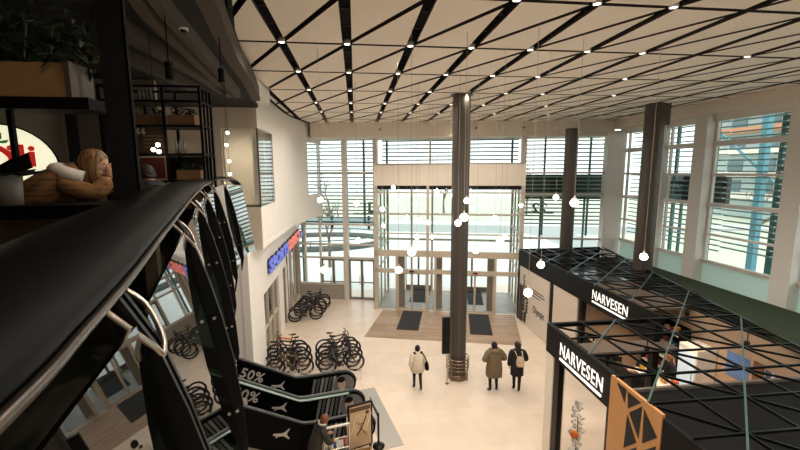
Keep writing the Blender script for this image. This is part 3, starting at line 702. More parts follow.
# timber panel with black triangles
wx = KX2-.01; y0w, y1w = 5.42, 6.72
MB().span((wx, y0w, 0), (wx+.06, y1w, 3.6)).build('timber_panel', WOOD, K)
def tri(pts):
    m = MB(); m.extrude([(wx-.006, y1w-(y1w-y0w)*u, 3.6*v) for u, v in pts], (.004, 0, 0)); m.build('black_inlay', mat('inlay_black', '#0a0909', .7), K)
for tpts in (((.14, .985), (.331, .906), (.35, .986)), ((.377, .981), (.64, .978), (.4, .892)), ((.431, .878), (.662, .964), (.646, .786)), ((.4, .861), (.377, .664), (.615, .758)), ((.7, .961), (.955, .875), (.715, .781)), ((.377, .64), (.62, .735), (.6, .56)), ((.66, .72), (.95, .83), (.9, .6)), ((.36, .58), (.56, .5), (.4, .3)), ((.6, .5), (.93, .55), (.8, .25)), ((.35, .25), (.6, .4), (.55, .08))):
    tri(tpts)
MB().span((KX2, KN, 0), (KX2+.08, 5.4, 3.55)).build('side_panel', RM, K)
# display wall under the far fascia
DW = mat('display_wall', '#cfc0b0', .6)
MB().span((KX+.02, 15.45, 0), (KX+.08, 18.7, 2.82)).build('display_wall', DW, K)
MB().span((KX+.02, 13.4, 0), (KX+.08, 15.2, 2.82)).build('display_wall', DW, K); MB().span((KX+.0, 15.2, 0), (KX+.1, 15.45, 2.82)).build('wall_slot', BLACK, K)
MB().span((KX-.01, 18.6, 0), (KX+.09, 18.78, 2.82)).build('corner_post', BLACK, K)
P = thing('wall_poster', 'tall cream poster with a leafy stem and dark lettering on the kiosk side wall', 'poster', (KX-.0, 17.05, 0))
MB().span((-.012, -1.5, .02), (.012, 1.45, 2.8)).build('sheet', mat('poster_sheet', '#d4c8ba', .6), P)
INK = mat('poster_ink', '#2c2724', .7)
text('Olympic', .5, (-.02, -.1, .95), (0, -1, 0), INK, P, 1.15, .003, .004, name='lettering')
mb = MB()
for z, a, b in ((2.0, .1, -1.1), (1.86, .1, -1.2), (1.72, .1, -.8)): mb.span((-.018, b, z), (-.012, a, z+.04))
mb.build('text_line', INK, P)
lf = MB(); rnd = random.Random(3)
for st in range(3):
    y = .95-.22*st; h = 2.5-.5*st; lf.bar((-.02, y+.15, .05), (-.02, y, h), .02, .006)
    for k in range(18):
        z = .1+(h-.1)*k/18; s = rnd.choice((-1, 1)); yy = y+.15*(1-z/h); L = .12+.12*(1-z/h)
        lf.extrude([(-.016, yy, z), (-.016, yy+s*L*.6, z+.02), (-.016, yy+s*L, z+.14), (-.016, yy+s*L*.3, z+.12)], (-.004, 0, 0))
lf.build('leaf_print', mat('print_green', '#3f4a33', .7, var=.4), P)
MB().span((-.016, 1.0, .03), (-.0125, 1.44, 1.9)).build('dark_print', mat('print_plum', '#4a3438', .7), P)
# moss strip along the windows
moss_poly = [(9.3, KN), (13.5, KN), (13.5, 18.75), (13.47, 18.3), (12.1, 12.2), (10.9, 8.06)]
tag(MB().prism(moss_poly, 3.06, 3.2).build('moss_strip', MOSS), 'dark green moss strip on the roof ledge below the side windows', 'greenery')
struct(MB().prism([(11.32, KN), (13.5, KN), (13.5, 18.75), (11.32, 18.75)], 0, 2.97).build('wall_ledge', RM))
struct(MB().prism([(9.3, KN), (11.4, KN), (11.4, 8.9), (10.9, 8.06)], 3.045, 3.06).build('trim_20', RM))
# inside: counter, shelves, goods
ct = thing('counter', 'pale shop counter in front of the seller inside the kiosk', 'counter', (9.45, 10.2, 0))
MB().span((-.3, -1.2, 0), (.3, 1.2, .95)).build('cabinet', CREAM, ct); MB().span((-.36, -1.25, .95), (.36, 1.25, 1.0)).build('worktop', WHITE, ct)
goods = ['#b8402e', '#d9a441', '#e7dfd0', '#3b6a8c', '#5b7d45', '#c86f3a', '#7a3f55', '#e0c7a0', '#2d2b2b']
names = ['red', 'yellow', 'white', 'blue', 'green', 'orange', 'plum', 'buff', 'black']
def shelf(loc, rz, L, tiers, lab, where, n):
    s = thing('display_shelf', lab, 'shelf', loc, rz)
    for x in (-L/2, L/2): MB().span((x-.02, -.22, 0), (x+.02, .22, tiers[-1]+.25)).build('upright', BLACK, s)
    for z in tiers: MB().span((-L/2, -.22, z-.03), (L/2, .22, z)).build('board', CREAM, s)
    MB().span((-L/2, .2, 0), (L/2, .22, tiers[-1]+.25)).build('back', BLACK, s)
    rnd = random.Random(len(lab)); R = Matrix.Rotation(rz, 3, 'Z')
    for ti, z in enumerate(tiers):
        for k in range(n):
            x = -L/2+.12+(L-.24)*k/(n-1); c = rnd.randrange(9); w, d, h = rnd.uniform(.09, .14), rnd.uniform(.1, .2), rnd.uniform(.1, .24)
            o = bevel(MB().span((-w/2, -d/2, 0), (w/2, d/2, h)).build('snack_packet', mat('packet_'+names[c], goods[c], .5)), .01, 1)
            o.location = Vector(loc)+R @ Vector((x, rnd.uniform(-.06, .05), z+.004)); o.rotation_euler = (0, 0, rz)
            tag(o, '%s packet, %s along the %s tier of %s' % (names[c], ORD[k], ['lowest', 'second', 'third', 'top'][ti if ti < len(tiers)-1 else 3], where), 'packet', 'packets on '+where)
shelf((8.6, 12.4, 0), PI/2, 1.4, (.4, .8, 1.2), 'low goods shelf inside the kiosk behind the far name sign', 'the shelf behind the far name sign', 7)
shelf((8.6, 11.0, 0), PI/2, 1.1, (.3, .7, 1.1), 'low goods shelf inside the kiosk beside the counter', 'the shelf beside the counter', 6)
shelf((7.35, 8.9, 0), 0, 1.0, (.3, .7, 1.1), 'low goods shelf near the kiosk entrance', 'the shelf near the entrance', 6)
shelf((10.95, 12.2, 0), -PI/2, 1.6, (.5, 1.0, 1.5, 2.0), 'tall goods shelf on the kiosk back wall behind the seller', 'the tall shelf behind the seller', 7)
rnd = random.Random(21)
for k in range(10):
    c = rnd.randrange(9); w, d, h = rnd.uniform(.1, .18), rnd.uniform(.1, .2), rnd.uniform(.08, .26)
    o = bevel(MB().span((-w/2, -d/2, 0), (w/2, d/2, h)).build('snack_packet', mat('packet_'+names[c], goods[c], .5)), .01, 1); o.location = (9.45+rnd.uniform(-.2, .2), 9.2+.25*k, 1.003); o.rotation_euler = (0, 0, rnd.uniform(-.3, .3))
    tag(o, '%s packet lying on the kiosk counter, %s from the timber panel end' % (names[c], ORD[k]), 'packet', 'packets on the counter')
pl = thing('wall_poster', 'blue poster on the back wall inside the kiosk', 'poster', (11.19, 9.75, 1.4)); MB().span((-.015, -.34, 0), (0, .34, .75)).build('sheet', mat('poster_blue', '#5f7fb8', .5), pl)
pl = thing('wall_poster', 'narrow brown poster beside the blue one inside the kiosk', 'poster', (11.19, 9.15, 1.4)); MB().span((-.015, -.15, 0), (0, .15, .8)).build('sheet', mat('poster_brown', '#7d5138', .5), pl)
pl = thing('wall_poster', 'dark striped poster nearest the timber panel inside the kiosk', 'poster', (11.19, 8.75, 1.4)); MB().span((-.015, -.2, 0), (0, .2, .7)).build('sheet', mat('poster_dark', '#3c4f6e', .5), pl); MB().span((-.018, -.05, 0), (-.015, .05, .7)).build('stripe', CREAM, pl)
fr = thing('drinks_fridge', 'white upright drinks fridge against the kiosk back wall', 'fridge', (10.8, 10.75, 0))
bevel(MB().span((-.32, -.35, 0), (.38, .35, 2.0)).build('cabinet', WHITE, fr), .02); MB().span((-.34, -.3, .25), (-.325, .3, 1.85)).build('door', mat('fridge_glass', '#aab7bb', .1, emit='#eef4f6', estr=.6), fr); MB().tube([(-.36, -.25, .9), (-.36, -.25, 1.3)], .012, 6).build('handle', CHROME, fr)
st = thing('flower_stand', 'small stand of white blossom with an orange fruit inside the kiosk doorway', 'flower stand', (5.6, 8.78, 0))
MB().lathe([(0, 0), (.16, 0), (.18, .3), (.14, .32), (0, .32)]).build('pot', WHITE, st); rnd = random.Random(5); mb = MB()
for k in range(70):
    a = rnd.uniform(0, 2*PI); z = rnd.uniform(.4, 1.7); r = .2*(1-abs(z-1)/1.2)*rnd.uniform(.3, 1); mb.ball((r*math.cos(a), r*math.sin(a), z), rnd.uniform(.03, .06), 6, 4)
mb.build('blossom', mat('blossom', '#efe9e0', .8), st); MB().tube([(0, 0, .3), (.02, 0, 1), (0, .02, 1.65)], .015, 6).build('stem', BARK, st); MB().ball((-.12, -.1, .85), .1).build('fruit', mat('orange_fruit', '#d9731f', .5), st)
for k, (x, y) in enumerate(((9.9, 10.3), (9.6, 8.2), (6.9, 8.2), (9.4, 12.2), (9.8, 14.6), (9.8, 17.2))):
    t = thing('kiosk_lamp', 'small black spotlight under the kiosk lattice, %s of the run from the counter' % ORD[k], 'spotlight', (x, y, 3.3 if y < 11 else 2.62), group='kiosk spotlights')
    MB().lathe([(.05, -.1), (.06, -.1), (.06, .06), (0, .06)], seg=12).build('housing', BLACK, t); MB().tube([(0, 0, .05), (0, 0, .3 if y < 11 else .36)], .012, 6).build('stem', BLACK, t); MB().lathe([(0, -.09), (.05, -.09)], seg=12).build('lens', LED, t)
    spot('kiosk_bulb', (0, 0, -.12), (150, 60, 40, 60, 40, 30)[k], '#ffdcb4', 120, .7, parent=t)

# ------------------------------------------------------------------ escalators
ED = Vector((.975, .22, 0)).normalized(); EM = Vector((ED.y, -ED.x, 0)); E0 = Vector((-.12, 12.5, 0))
ETH = .56
PBLK = mat('black_cladding', '#040404', .5, spec=.06); PGL = mat('newel_print', '#6c6a68', .25); STEEL = mat('step_steel', '#8e8a85', .35, .8); GREENH = mat('deck_glass_green', '#8fa699', .3); LOGO = mat('silver_logo', '#b9b2a8', .5)
def EP(u, m, z): return E0+ED*u+EM*m+Vector((0, 0, z))
U0 = -1.95; ULEN = -9.3
def zt(u): return 1.0+max(0, (U0-u))*ETH           # top of the balustrade
def zl(u): return max(0, (U0-.6-u))*ETH             # step line
def logo(par, u, m, s):
    # leaping cat emblem as a flat cut-out
    pts = [(-.5,.02),(-.44,.1),(-.2,.07),(.02,.06),(.2,.12),(.36,.26),(.44,.33),(.47,.28),(.37,.15),(.29,.0),(.31,-.12),(.43,-.3),(.37,-.35),(.2,-.18),(.05,-.1),(-.08,-.1),(-.2,-.09),(-.3,-.17),(-.37,-.15),(-.26,-.03),(-.4,-.02)]
    c = EP(u, m, zt(u)-.42)
    mb = MB(); mb.extrude([c+ED*(x*s)+Vector((0, 0, y*s-x*s*.1)) for x, y in pts], EM*.012); mb.build('emblem', LOGO, par)
def balustrade(par, m0, txt, tu, deck=True):
    th_ = .09; us = [ULEN+(U0-ULEN)*k/14 for k in range(15)]
    top = [(u, zt(u)) for u in us]+[(U0+.25, .97), (-.5, .95)]+[(-.5+.5*math.sin(a), .52+.43*math.cos(a)) for a in [PI*k/10 for k in range(1, 11)]]
    bot = [(-.5, .07), (U0-.3, -.0)]+[(u, max(0, zt(u)-1.02)) for u in us[::-1]]
    poly = [EP(u, m0-th_/2, z) for u, z in top+bot]
    mb = MB(); mb.extrude(poly, EM*th_); pn = mb.build('cladding_panel', PBLK, par)
    # printed end of the panel: stripes and a pale shape
    for k in range(6):
        u = -1.5+.13*k; q = MB(); q.extrude([EP(u, m0+th_/2, .3), EP(u+.07, m0+th_/2, .3), EP(u+.2, m0+th_/2, .88), EP(u+.11, m0+th_/2, .88)], EM*.006); q.build('print_stripe', mat('print_grey%d' % (k % 3), ['#6f6d6b', '#4a4948', '#8d8a87'][k % 3], .4), pn)
    q = MB(); q.extrude([EP(-.42+.36*math.cos(a), m0+th_/2, .52+.36*math.sin(a)) for a in [2*PI*k/20 for k in range(20)]], EM*.006); q.build('print_disc', PGL, pn)
    q = MB(); q.extrude([EP(-.48+.13*math.cos(a), m0+th_/2+.006, .55+.2*math.sin(a)) for a in [2*PI*k/16 for k in range(16)]], EM*.006); q.build('print_face', mat('print_skin', '#b99f8b', .5), pn)
    q = MB(); q.extrude([EP(-.5+.13*math.cos(a), m0+th_/2+.012, .72+.1*math.sin(a)) for a in [2*PI*k/16 for k in range(16)]], EM*.006); q.build('print_hair', BLACK, pn)
    hp = [EP(u, m0, z+.05) for u, z in top[:-5]]
    MB().tube(hp, [(.055, .035)]*len(hp), 8).build('handrail', mat('handrail_rubber', '#2b2e2b', .4), par)
    if deck:
        dk = MB(); dk.grid([[EP(u, m0-.15, z+.005), EP(u, m0+.13, z+.005)] for u, z in top[:17]]); solid(dk.build('deck_strip', GREENH, par), .03)
    logo(par, -2.5, m0+th_/2, .44)
    if txt:
        c = EP(tu, m0+th_/2+.004, zt(tu)-.52); x = (ED-Vector((0, 0, ETH*.9))).normalized()
        text(txt, .42, c, x, LOGO, par, None, .004, .008, up=EM.cross(x) if False else (x.cross(EM)*-1 if (x.cross(EM)).z < 0 else x.cross(EM)), name='discount_lettering')
W_ = 1.22
def escalator(m0, lab, near_panel, txts):
    e = thing('escalator', lab, 'escalator', group='escalators')
    if near_panel[0]: balustrade(e, m0, *txts[0])
    balustrade(e, m0+W_, *txts[1])
    st = MB(); u = -1.0
    for k in range(20):
        uu = U0-.5-k*.38
        if uu < ULEN+.3: break
        z = zl(uu); st.box(EP(uu, m0+W_/2, z+.08), (.4, W_-.2, .2), math.atan2(ED.y, ED.x))
    st.build('step', STEEL, e)
    MB().box(EP(-1.1, m0+W_/2, .02), (2.0, W_-.15, .05), math.atan2(ED.y, ED.x)).build('comb_plate', STEEL, e)
    tr = MB(); a, b = U0-.6, ULEN
    tr.extrude([EP(a, m0+.06, -0.0), EP(b, m0+.06, zl(b)), EP(b, m0+.06, zl(b)-.6), EP(a-1.15, m0+.06, 0)], EM*(W_-.12)); tr.build('truss', mat('truss_white', '#cabba8', .7), e)
    return e
escalator(0, 'farther escalator with two black panelled balustrades, beside the bicycles', (True,), (('50%', -3.62, False), ('50%', -3.75)))
escalator(W_, 'nearer escalator with black panelled side facing the gallery', (False,), ((None, 0), (None, 0, False)))
tag(MB().box(E0+ED*.42+EM*1.25+Vector((0, 0, .006)), (.62, 3.1, .012), math.atan2(ED.y, ED.x)).build('landing_plate', mat('landing_steel', '#a9a49c', .4, .4)), 'grey steel landing plate on the floor at the foot of the escalators', 'landing plate')
sg = thing('safety_sticker', 'small pale pictogram sticker on the middle black escalator panel', 'sticker')
c = EP(-3.75, W_+.06, zt(-3.75)-.86)
mb = MB(); x = (ED-Vector((0, 0, ETH*.5))).normalized(); mb.extrude([c, c+x*.42, c+x*.42+Vector((0, 0, .32)), c+Vector((0, 0, .32))], EM*.008); mb.build('plate', mat('sticker', '#d9cbb6', .6), sg)
mb = MB()
for k in (0, 1):
    a = c+x*(.1+.2*k)+EM*.012; mb.box(a+Vector((0, 0, .12)), (.05, .01, .14)); mb.ball(a+Vector((0, 0, .23)), .025, 8, 6)
mb.build('figure_mark', BLACK, sg)
# ------------------------------------------------------------------ things round the foot of the escalators
pf = thing('poster_stand', 'black framed poster stand with a runner on beige stripes in front of the escalator end', 'poster stand', (0, 9.6, 0), math.radians(18))
bevel(MB().span((-.34, -.03, .3), (.34, .03, 1.56)).build('frame', BLACK, pf), .01, 1)
MB().span((-.29, -.036, .35), (.29, -.03, 1.51)).build('poster_sheet', mat('poster_beige', '#c2a683', .5), pf)
mb = MB()
for k in range(6): mb.bar((-.26+.08*k, -.038, .75), (-.1+.08*k, -.038, 1.25), .02, .004, up=Vector((0, 1, 0)))
mb.build('stripe_print', mat('print_cream', '#dccdb2', .6), pf)
mb = MB(); mb.tube([(-.1, -.04, .7), (.0, -.04, .85), (.1, -.04, 1.05), (.16, -.04, 1.2)], (.045, .006), 6); mb.tube([(.0, -.04, .85), (.14, -.04, .72), (.2, -.04, .6)], (.03, .005), 6); mb.tube([(.08, -.04, 1.0), (-.06, -.04, 1.0), (-.12, -.04, 1.1)], (.022, .005), 6); mb.ball((.19, -.04, 1.28), (.05, .006, .06), 10, 8)
mb.build('figure_print', mat('print_brown', '#5c4327', .6), pf); MB().span((-.28, -.039, 1.36), (.28, -.0365, 1.48)).build('heading_print', MATS['print_brown'], pf)
MB().span((-.3, -.04, .0), (-.26, .04, .32)).build('leg', BLACK, pf); MB().span((.26, -.04, .0), (.3, .04, .32)).build('leg', BLACK, pf); MB().box((0, 0, .015), (.6, .34, .03)).build('base', BLACK, pf)
sp = thing('belt_barrier', 'slim black barrier post with twin slanting straps beside the poster stand', 'barrier', (.5, 9.95, 0))
MB().lathe([(0, 0), (.17, 0), (.17, .03), (.03, .06), (0, .06)]).build('base', BLACK, sp); MB().tube([(0, 0, .05), (0, 0, 1.0)], .03, 10).build('post', BLACK, sp)
MB().bar((0, 0, .97), (-.2, .75, 1.02), .012, .05).build('strap', BLACK, sp); MB().bar((0, 0, .88), (-.2, .75, .93), .012, .05).build('strap', BLACK, sp)
gr = thing('display_rack', 'chrome tubular rack with a white top bar in front of the nearest escalator panel', 'rack', (-.6, 9.2, 0), math.radians(12))
for x in (-.33, .3):
    for y in (-.15, .15): MB().tube([(x, y, 0), (x, y, 1.3)], .022, 8).build('post', CHROME, gr)
MB().box((-.02, -.15, 1.33), (.66, .05, .04)).build('top_bar', FRAME, gr)
for z in (.35, .7, 1.0): MB().tube([(-.33, -.15, z), (.3, -.15, z)], .014, 6).build('rail', CHROME, gr)
MB().box((-.02, 0, .34), (.62, .3, .02)).build('shelf', CHROME, gr); MB().box((-.02, 0, .72), (.62, .3, .02)).build('shelf', CHROME, gr)
for nm, hx, x, y, z, w, h, lb in (('bottle', '#c8382a', .2, -.05, .73, .07, .24, 'red bottle on the upper shelf of the chrome rack'), ('bottle', '#3d5fae', -.05, -.05, .73, .07, .2, 'blue bottle on the upper shelf of the chrome rack'), ('bottle', '#e6e0d6', -.2, -.05, .73, .08, .18, 'white bottle on the upper shelf of the chrome rack')):
    o = MB().lathe([(0, 0), (w/2, 0), (w/2, h*.65), (w/5, h*.8), (w/5, h), (0, h)], seg=12).build(nm, mat('bottle_'+lb[:4], hx, .4)); o.location = Matrix.Translation((-.6, 9.2, 0)) @ Matrix.Rotation(math.radians(12), 4, 'Z') @ Vector((x, y, z)); tag(o, lb, 'bottle', 'bottles on the chrome rack')
bx = thing('cardboard_box', 'open cardboard box on the floor below the poster stand', 'box', (.05, 9.15, 0), .2)
mb = MB(); mb.span((-.25, -.2, 0), (.25, .2, .02))
for a in (((-.25, -.2, 0), (.25, -.18, .45)), ((-.25, .18, 0), (.25, .2, .45)), ((-.25, -.2, 0), (-.23, .2, .45)), ((.23, -.2, 0), (.25, .2, .45))): mb.span(*a)
mb.build('carton', mat('cardboard', '#b58f63', .8), bx); mb = MB(); mb.bar((-.24, -.3, .42), (.24, -.3, .42), .25, .01); mb.build('flap', MATS['cardboard'], bx)
# shop sign on the lower left wall
S = thing('shop_sign', 'long blue and red raised shop name on the white wall above the shop front', 'sign')
SB = mat('sign_blue', '#4a55b8', .4, emit='#6f78d8', estr=.5); SR = mat('sign_red', '#d8604f', .4, emit='#f0806c', estr=.55); SKD = mat('sign_back', '#2b2a3a', .5)
def wsign(txt, y, w, h, z, m, off): return text(txt, h, (-3.5+off, y, z), (0, 1, 0), m, S, w, .04, .03 if off > .05 else .06)
for txt, y, w, m in (('SPORTS', 15.45, 4.3, SB), ('DIRECT', 19.95, 3.9, SR)):
    wsign(txt, y, w, .72, 3.62, SKD, .045); wsign(txt, y, w, .72, 3.62, m, .1)
wsign('.com', 24.0-.1, .9, .5, 3.62, SKD, .045); wsign('.com', 24.0-.1, .9, .5, 3.62, SB, .1)
pp = thing('wall_poster', 'black and white poster hanging inside the left shop window', 'poster', (-3.72, 16.9, 1.7)); MB().span((-.03, -.6, 0), (0, .6, 1.1)).build('sheet', mat('poster_black', '#2a2827', .5), pp); MB().span((0, -.3, .2), (.006, .35, .9)).build('print', mat('poster_pale', '#a79f97', .6), pp)
# ------------------------------------------------------------------ bicycles
TYRE = mat('bike_tyre', '#171616', .7)
def wheel_mesh():
    mb = MB(); c = lambda r, n: [(r*math.cos(2*PI*k/n), 0, r*math.sin(2*PI*k/n)) for k in range(n)]
    mb.tube(c(.335, 28), .026, 6, 0, closed=True); mb.tube(c(.295, 28), .014, 4, 1, closed=True)
    for k in range(14):
        a = 2*PI*k/14; mb.bar((.02*math.cos(a+.5), 0, .02*math.sin(a+.5)), (.295*math.cos(a), 0, .295*math.sin(a)), .004, .004, 2)
    mb.tube([(0, -.05, 0), (0, .05, 0)], .025, 8, 2)
    return mb.mesh('wheel', [TYRE, RIM, CHROME])
WM = wheel_mesh()
def bike(name, frame_mat, label, loc, rz, group):
    b = thing(name, label, 'bicycle', loc, rz, group)
    for x in (-.52, .53): link(bpy.data.objects.new('wheel', WM), b, (x, 0, .362))
    bb, st, hd, hb, rw, fw_ = (-.08, 0, .31), (-.24, 0, .84), (.33, 0, .86), (.36, 0, .72), (-.52, 0, .362), (.53, 0, .362)
    mb = MB()
    for a, c, r in ((bb, st, .026), (hd, bb, .036), ((-.2, 0, .76), hd, .032), (hd, hb, .034)): mb.tube([a, c], r, 8)
    for y in (-.06, .06): mb.tube([(bb[0], y*.5, bb[2]), (rw[0], y, rw[2])], .012, 6); mb.tube([(-.21, y*.4, .76), (rw[0], y, rw[2])], .011, 6)
    mb.build('frame', frame_mat, b)
    mb = MB(); mb.tube([hb, (.39, 0, .68)], .022, 6)
    for y in (-.06, .06): mb.tube([(.385, y, .7), (.44, y, .55), (fw_[0], y, fw_[2])], .015, 6)
    mb.build('fork', BLACK, b)
    mb = MB(); mb.tube([hd, (.3, 0, .95), (.36, 0, 1.0)], .018, 6); mb.tube([(.33, -.27, 1.0), (.38, -.1, 1.0), (.38, .1, 1.0), (.33, .27, 1.0)], .015, 6); mb.tube([(.335, -.28, 1.0), (.36, -.2, 1.0)], .02, 6, 0); mb.tube([(.335, .28, 1.0), (.36, .2, 1.0)], .02, 6, 0)
    mb.build('handlebar', BLACK, b)
    mb = MB(); mb.tube([(-.24, 0, .82), (-.265, 0, .94)], .014, 6); mb.tube([(-.4, 0, .965), (-.32, 0, .965), (-.2, 0, .955), (-.12, 0, .95)], [(.07, .02), (.075, .025), (.035, .02), (.02, .015)], 10)
    mb.build('saddle', RUBBER, b)
    mb = MB(); mb.tube([(-.08, .07, .31), (-.08, .078, .31)], .1, 16); mb.tube([(-.08, -.09, .31), (-.08, .09, .31)], .02, 6); mb.bar((-.08, .09, .31), (.06, .09, .22), .02, .02); mb.bar((-.08, -.09, .31), (-.22, -.09, .4), .02, .02); mb.box((.06, .14, .22), (.09, .09, .02)); mb.box((-.22, -.14, .4), (.09, .09, .02))
    mb.build('crankset', mat('crank_grey', '#4c4947', .4, .6), b)
    return b
BK = {'orange': mat('bike_orange', '#c9662a', .35), 'grey': mat('bike_grey', '#5a5753', .35, .3), 'black': mat('bike_black', '#1c1b1b', .35), 'bronze': mat('bike_bronze', '#6e5b48', .35, .3), 'silver': mat('bike_silver', '#8d8781', .35, .4)}
proto = {}
def put(color, label, loc, rz, group):
    if color not in proto:
        proto[color] = bike('bicycle', BK[color], label, loc, rz, group); return proto[color]
    o = dup(proto[color]); o.location = loc; o.rotation_euler = (0, 0, rz); return tag(o, label, 'bicycle', group)
rows = [((-2.9, 15.7), (.06, -.31), .0, ['orange', 'black', 'grey', 'black', 'black', 'bronze'], 'left-hand bicycle row behind the escalator'),
        ((-.86, 15.7), (.03, -.31), .12, ['bronze', 'grey', 'black', 'black', 'silver', 'black'], 'right-hand bicycle row behind the escalator'),
        ((-2.35, 21.6), (-.07, -.4), .22, ['black', 'grey', 'black', 'black', 'black', 'grey'], 'bicycle row beside the shop door')]
for (x, y), (dx, dy), rz, cols, nm in rows:
    for k, c in enumerate(cols):
        put(c, '%s bicycle, %s from the far end of the %s' % (c, ORD[k], nm), (x+dx*k+(.05 if k % 2 else -.05), y+dy*k, 0), rz+(PI if nm.startswith('left') else 0)*1, 'bicycles in the '+nm)
for (x, y), L, lab in (((-2.78, 14.1), 1.9, 'low pale wire bicycle rack in front of the left bicycle row'), ((-.8, 13.85), 1.6, 'low pale wire bicycle rack in front of the right bicycle row')):
    r = thing('bicycle_rack', lab, 'rack', (x-.05, y-.25, 0)); mb = MB()
    for k in range(6):
        xx = -L/2+L*k/5; mb.tube([(xx, 0, .0), (xx, 0, .4), (xx+.06, 0, .44), (xx+.12, 0, .4), (xx+.12, 0, 0)], .01, 5)
    mb.build('hoop', FRAME, r); MB().span((-L/2, -.02, 0), (L/2+.12, .02, .03)).build('rail', FRAME, r); MB().tube([(-L/2, 0, .22), (L/2+.1, 0, .22)], .012, 6).build('bar', FRAME, r)
# ------------------------------------------------------------------ the gallery (mezzanine) and its balustrade
RP = [(-.2, -.9, 7.30), (-.34, -.1, 7.30), (-.48, .54, 7.30), (-.56, .81, 7.30), (-.7, 1.27, 7.31), (-.9, 1.9, 7.335), (-1.12, 2.58, 7.35), (-1.51, 3.8, 7.385), (-1.86, 4.95, 7.405), (-2.17, 6.0, 7.42), (-2.53, 7.6, 7.45), (-2.68, 8.7, 7.45), (-2.69, 9.3, 7.41), (-2.66, 9.55, 7.31)]
path = catmull(RP, 6)
BAL = thing('balustrade', 'curved black balustrade with wide padded handrail, steel fins and glass along the gallery', 'balustrade')
prof = [(0, -.02), (-.005, .0), (.01, .022), (.06, .055), (.13, .085), (.2, .1), (.28, .095), (.34, .07), (.375, .03), (.37, -.02), (.24, -.05), (.06, -.05)]
def section(i, pr):
    p = path[i]; t = (path[min(i+1, len(path)-1)]-path[max(i-1, 0)]); t = Vector((t.x, t.y, 0)).normalized(); nl = Vector((-t.y, t.x, 0))
    k = 1.0 if p.y < 4 else max(.5, 1-(p.y-4)/6)
    return [p+nl*(a*k)+Vector((0, 0, b*k)) for a, b in pr]
rows_ = [section(i, prof) for i in range(len(path))]
mb = MB(); mb.grid(rows_, 0, True, True); mb.add(rows_[0], [tuple(range(len(prof)))]); mb.add(rows_[-1], [tuple(range(len(prof)))[::-1]])
mb.build('handrail_cover', LEATHER, BAL)
MB().tube([section(i, [(-.012, -.02)])[0] for i in range(len(path))], .012, 6).build('edge_trim', mat('dark_steel_trim', '#5b554f', .35, .9), BAL)
# arc-length walk
acc = [0]
for a, b in zip(path, path[1:]): acc.append(acc[-1]+(b-a).length)
def walk(s):
    for k in range(len(path)-1):
        if acc[k] <= s <= acc[k+1]:
            f = (s-acc[k])/(acc[k+1]-acc[k]); p = path[k].lerp(path[k+1], f); t = path[min(k+2, len(path)-1)]-path[max(k-1, 0)]; t.z = 0; t.normalize(); return p, t, Vector((t.y, -t.x, 0))
    t = path[-1]-path[-2]; t.z = 0; t.normalize(); return path[-1], t, Vector((t.y, -t.x, 0))
OUTP = [(-.04, -.03), (.035, -.18), (.095, -.38), (.16, -.65), (.215, -.95), (.255, -1.3), (.27, -1.6), (.22, -1.85)]
s = .58; fins = []
L_ = acc[-1]-.12
while s < L_: fins.append(s); s += 1.45
FIN = mat('fin_black', '#070707', .4, spec=.15)
for k, s in enumerate(fins):
    p, t, n = walk(s); w = [.04, .07, .085, .09, .09, .085, .06, .01]
    for side in (-1, 1):
        pts = []
        for (o, z), wd in zip(OUTP, w): pts.append(p+n*(o+.06)+t*(side*.014)+Vector((0, 0, z)))
        for (o, z), wd in list(zip(OUTP, w))[::-1]: pts.append(p+n*(o+.06-wd)+t*(side*.014)+Vector((0, 0, z)))
        mb = MB(); mb.extrude(pts, t*(.02*side)); mb.build('fin', FIN, BAL)
    for o, z in (OUTP[1], OUTP[3], OUTP[5]): MB().tube([p+n*(o+.02)-t*.075+Vector((0, 0, z)), p+n*(o+.02)+t*.075+Vector((0, 0, z))], .011, 8).build('bolt', CHROME, BAL)
    br = [p+n*(-.02)-t*.07+Vector((0, 0, -.03)), p+n*.035-t*.06+Vector((0, 0, -.1)), p+n*.09-t*.04+Vector((0, 0, -.175)), p+n*.1-t*.01+Vector((0, 0, -.21)), p+n*.095+t*.04+Vector((0, 0, -.17)), p+n*.05+t*.1+Vector((0, 0, -.09)), p+n*(-.02)+t*.12+Vector((0, 0, -.03))]
    MB().tube(catmull(br, 3), .009, 8).build('bracket', mat('bracket_steel', '#a89e93', .3, 1), BAL)
bounds = [0.02]+fins+[acc[-1]-.02]
GP = [(.07, -.1), (.31, -1.58)]
for a, b in zip(bounds, bounds[1:]):
    if b-a < .15: continue
    a2, b2 = a+.055, b-.055; rr = []
    for (o, z) in GP:
        row = []
        for q in range(2):
            p, t, n = walk(a2+(b2-a2)*q); row.append(p+n*(o-.02)+Vector((0, 0, z)))
        rr.append(row)
    mb = MB(); mb.grid(rr, 0, False); solid(mb.build('glass_panel', RAILGLASS, BAL), .012)
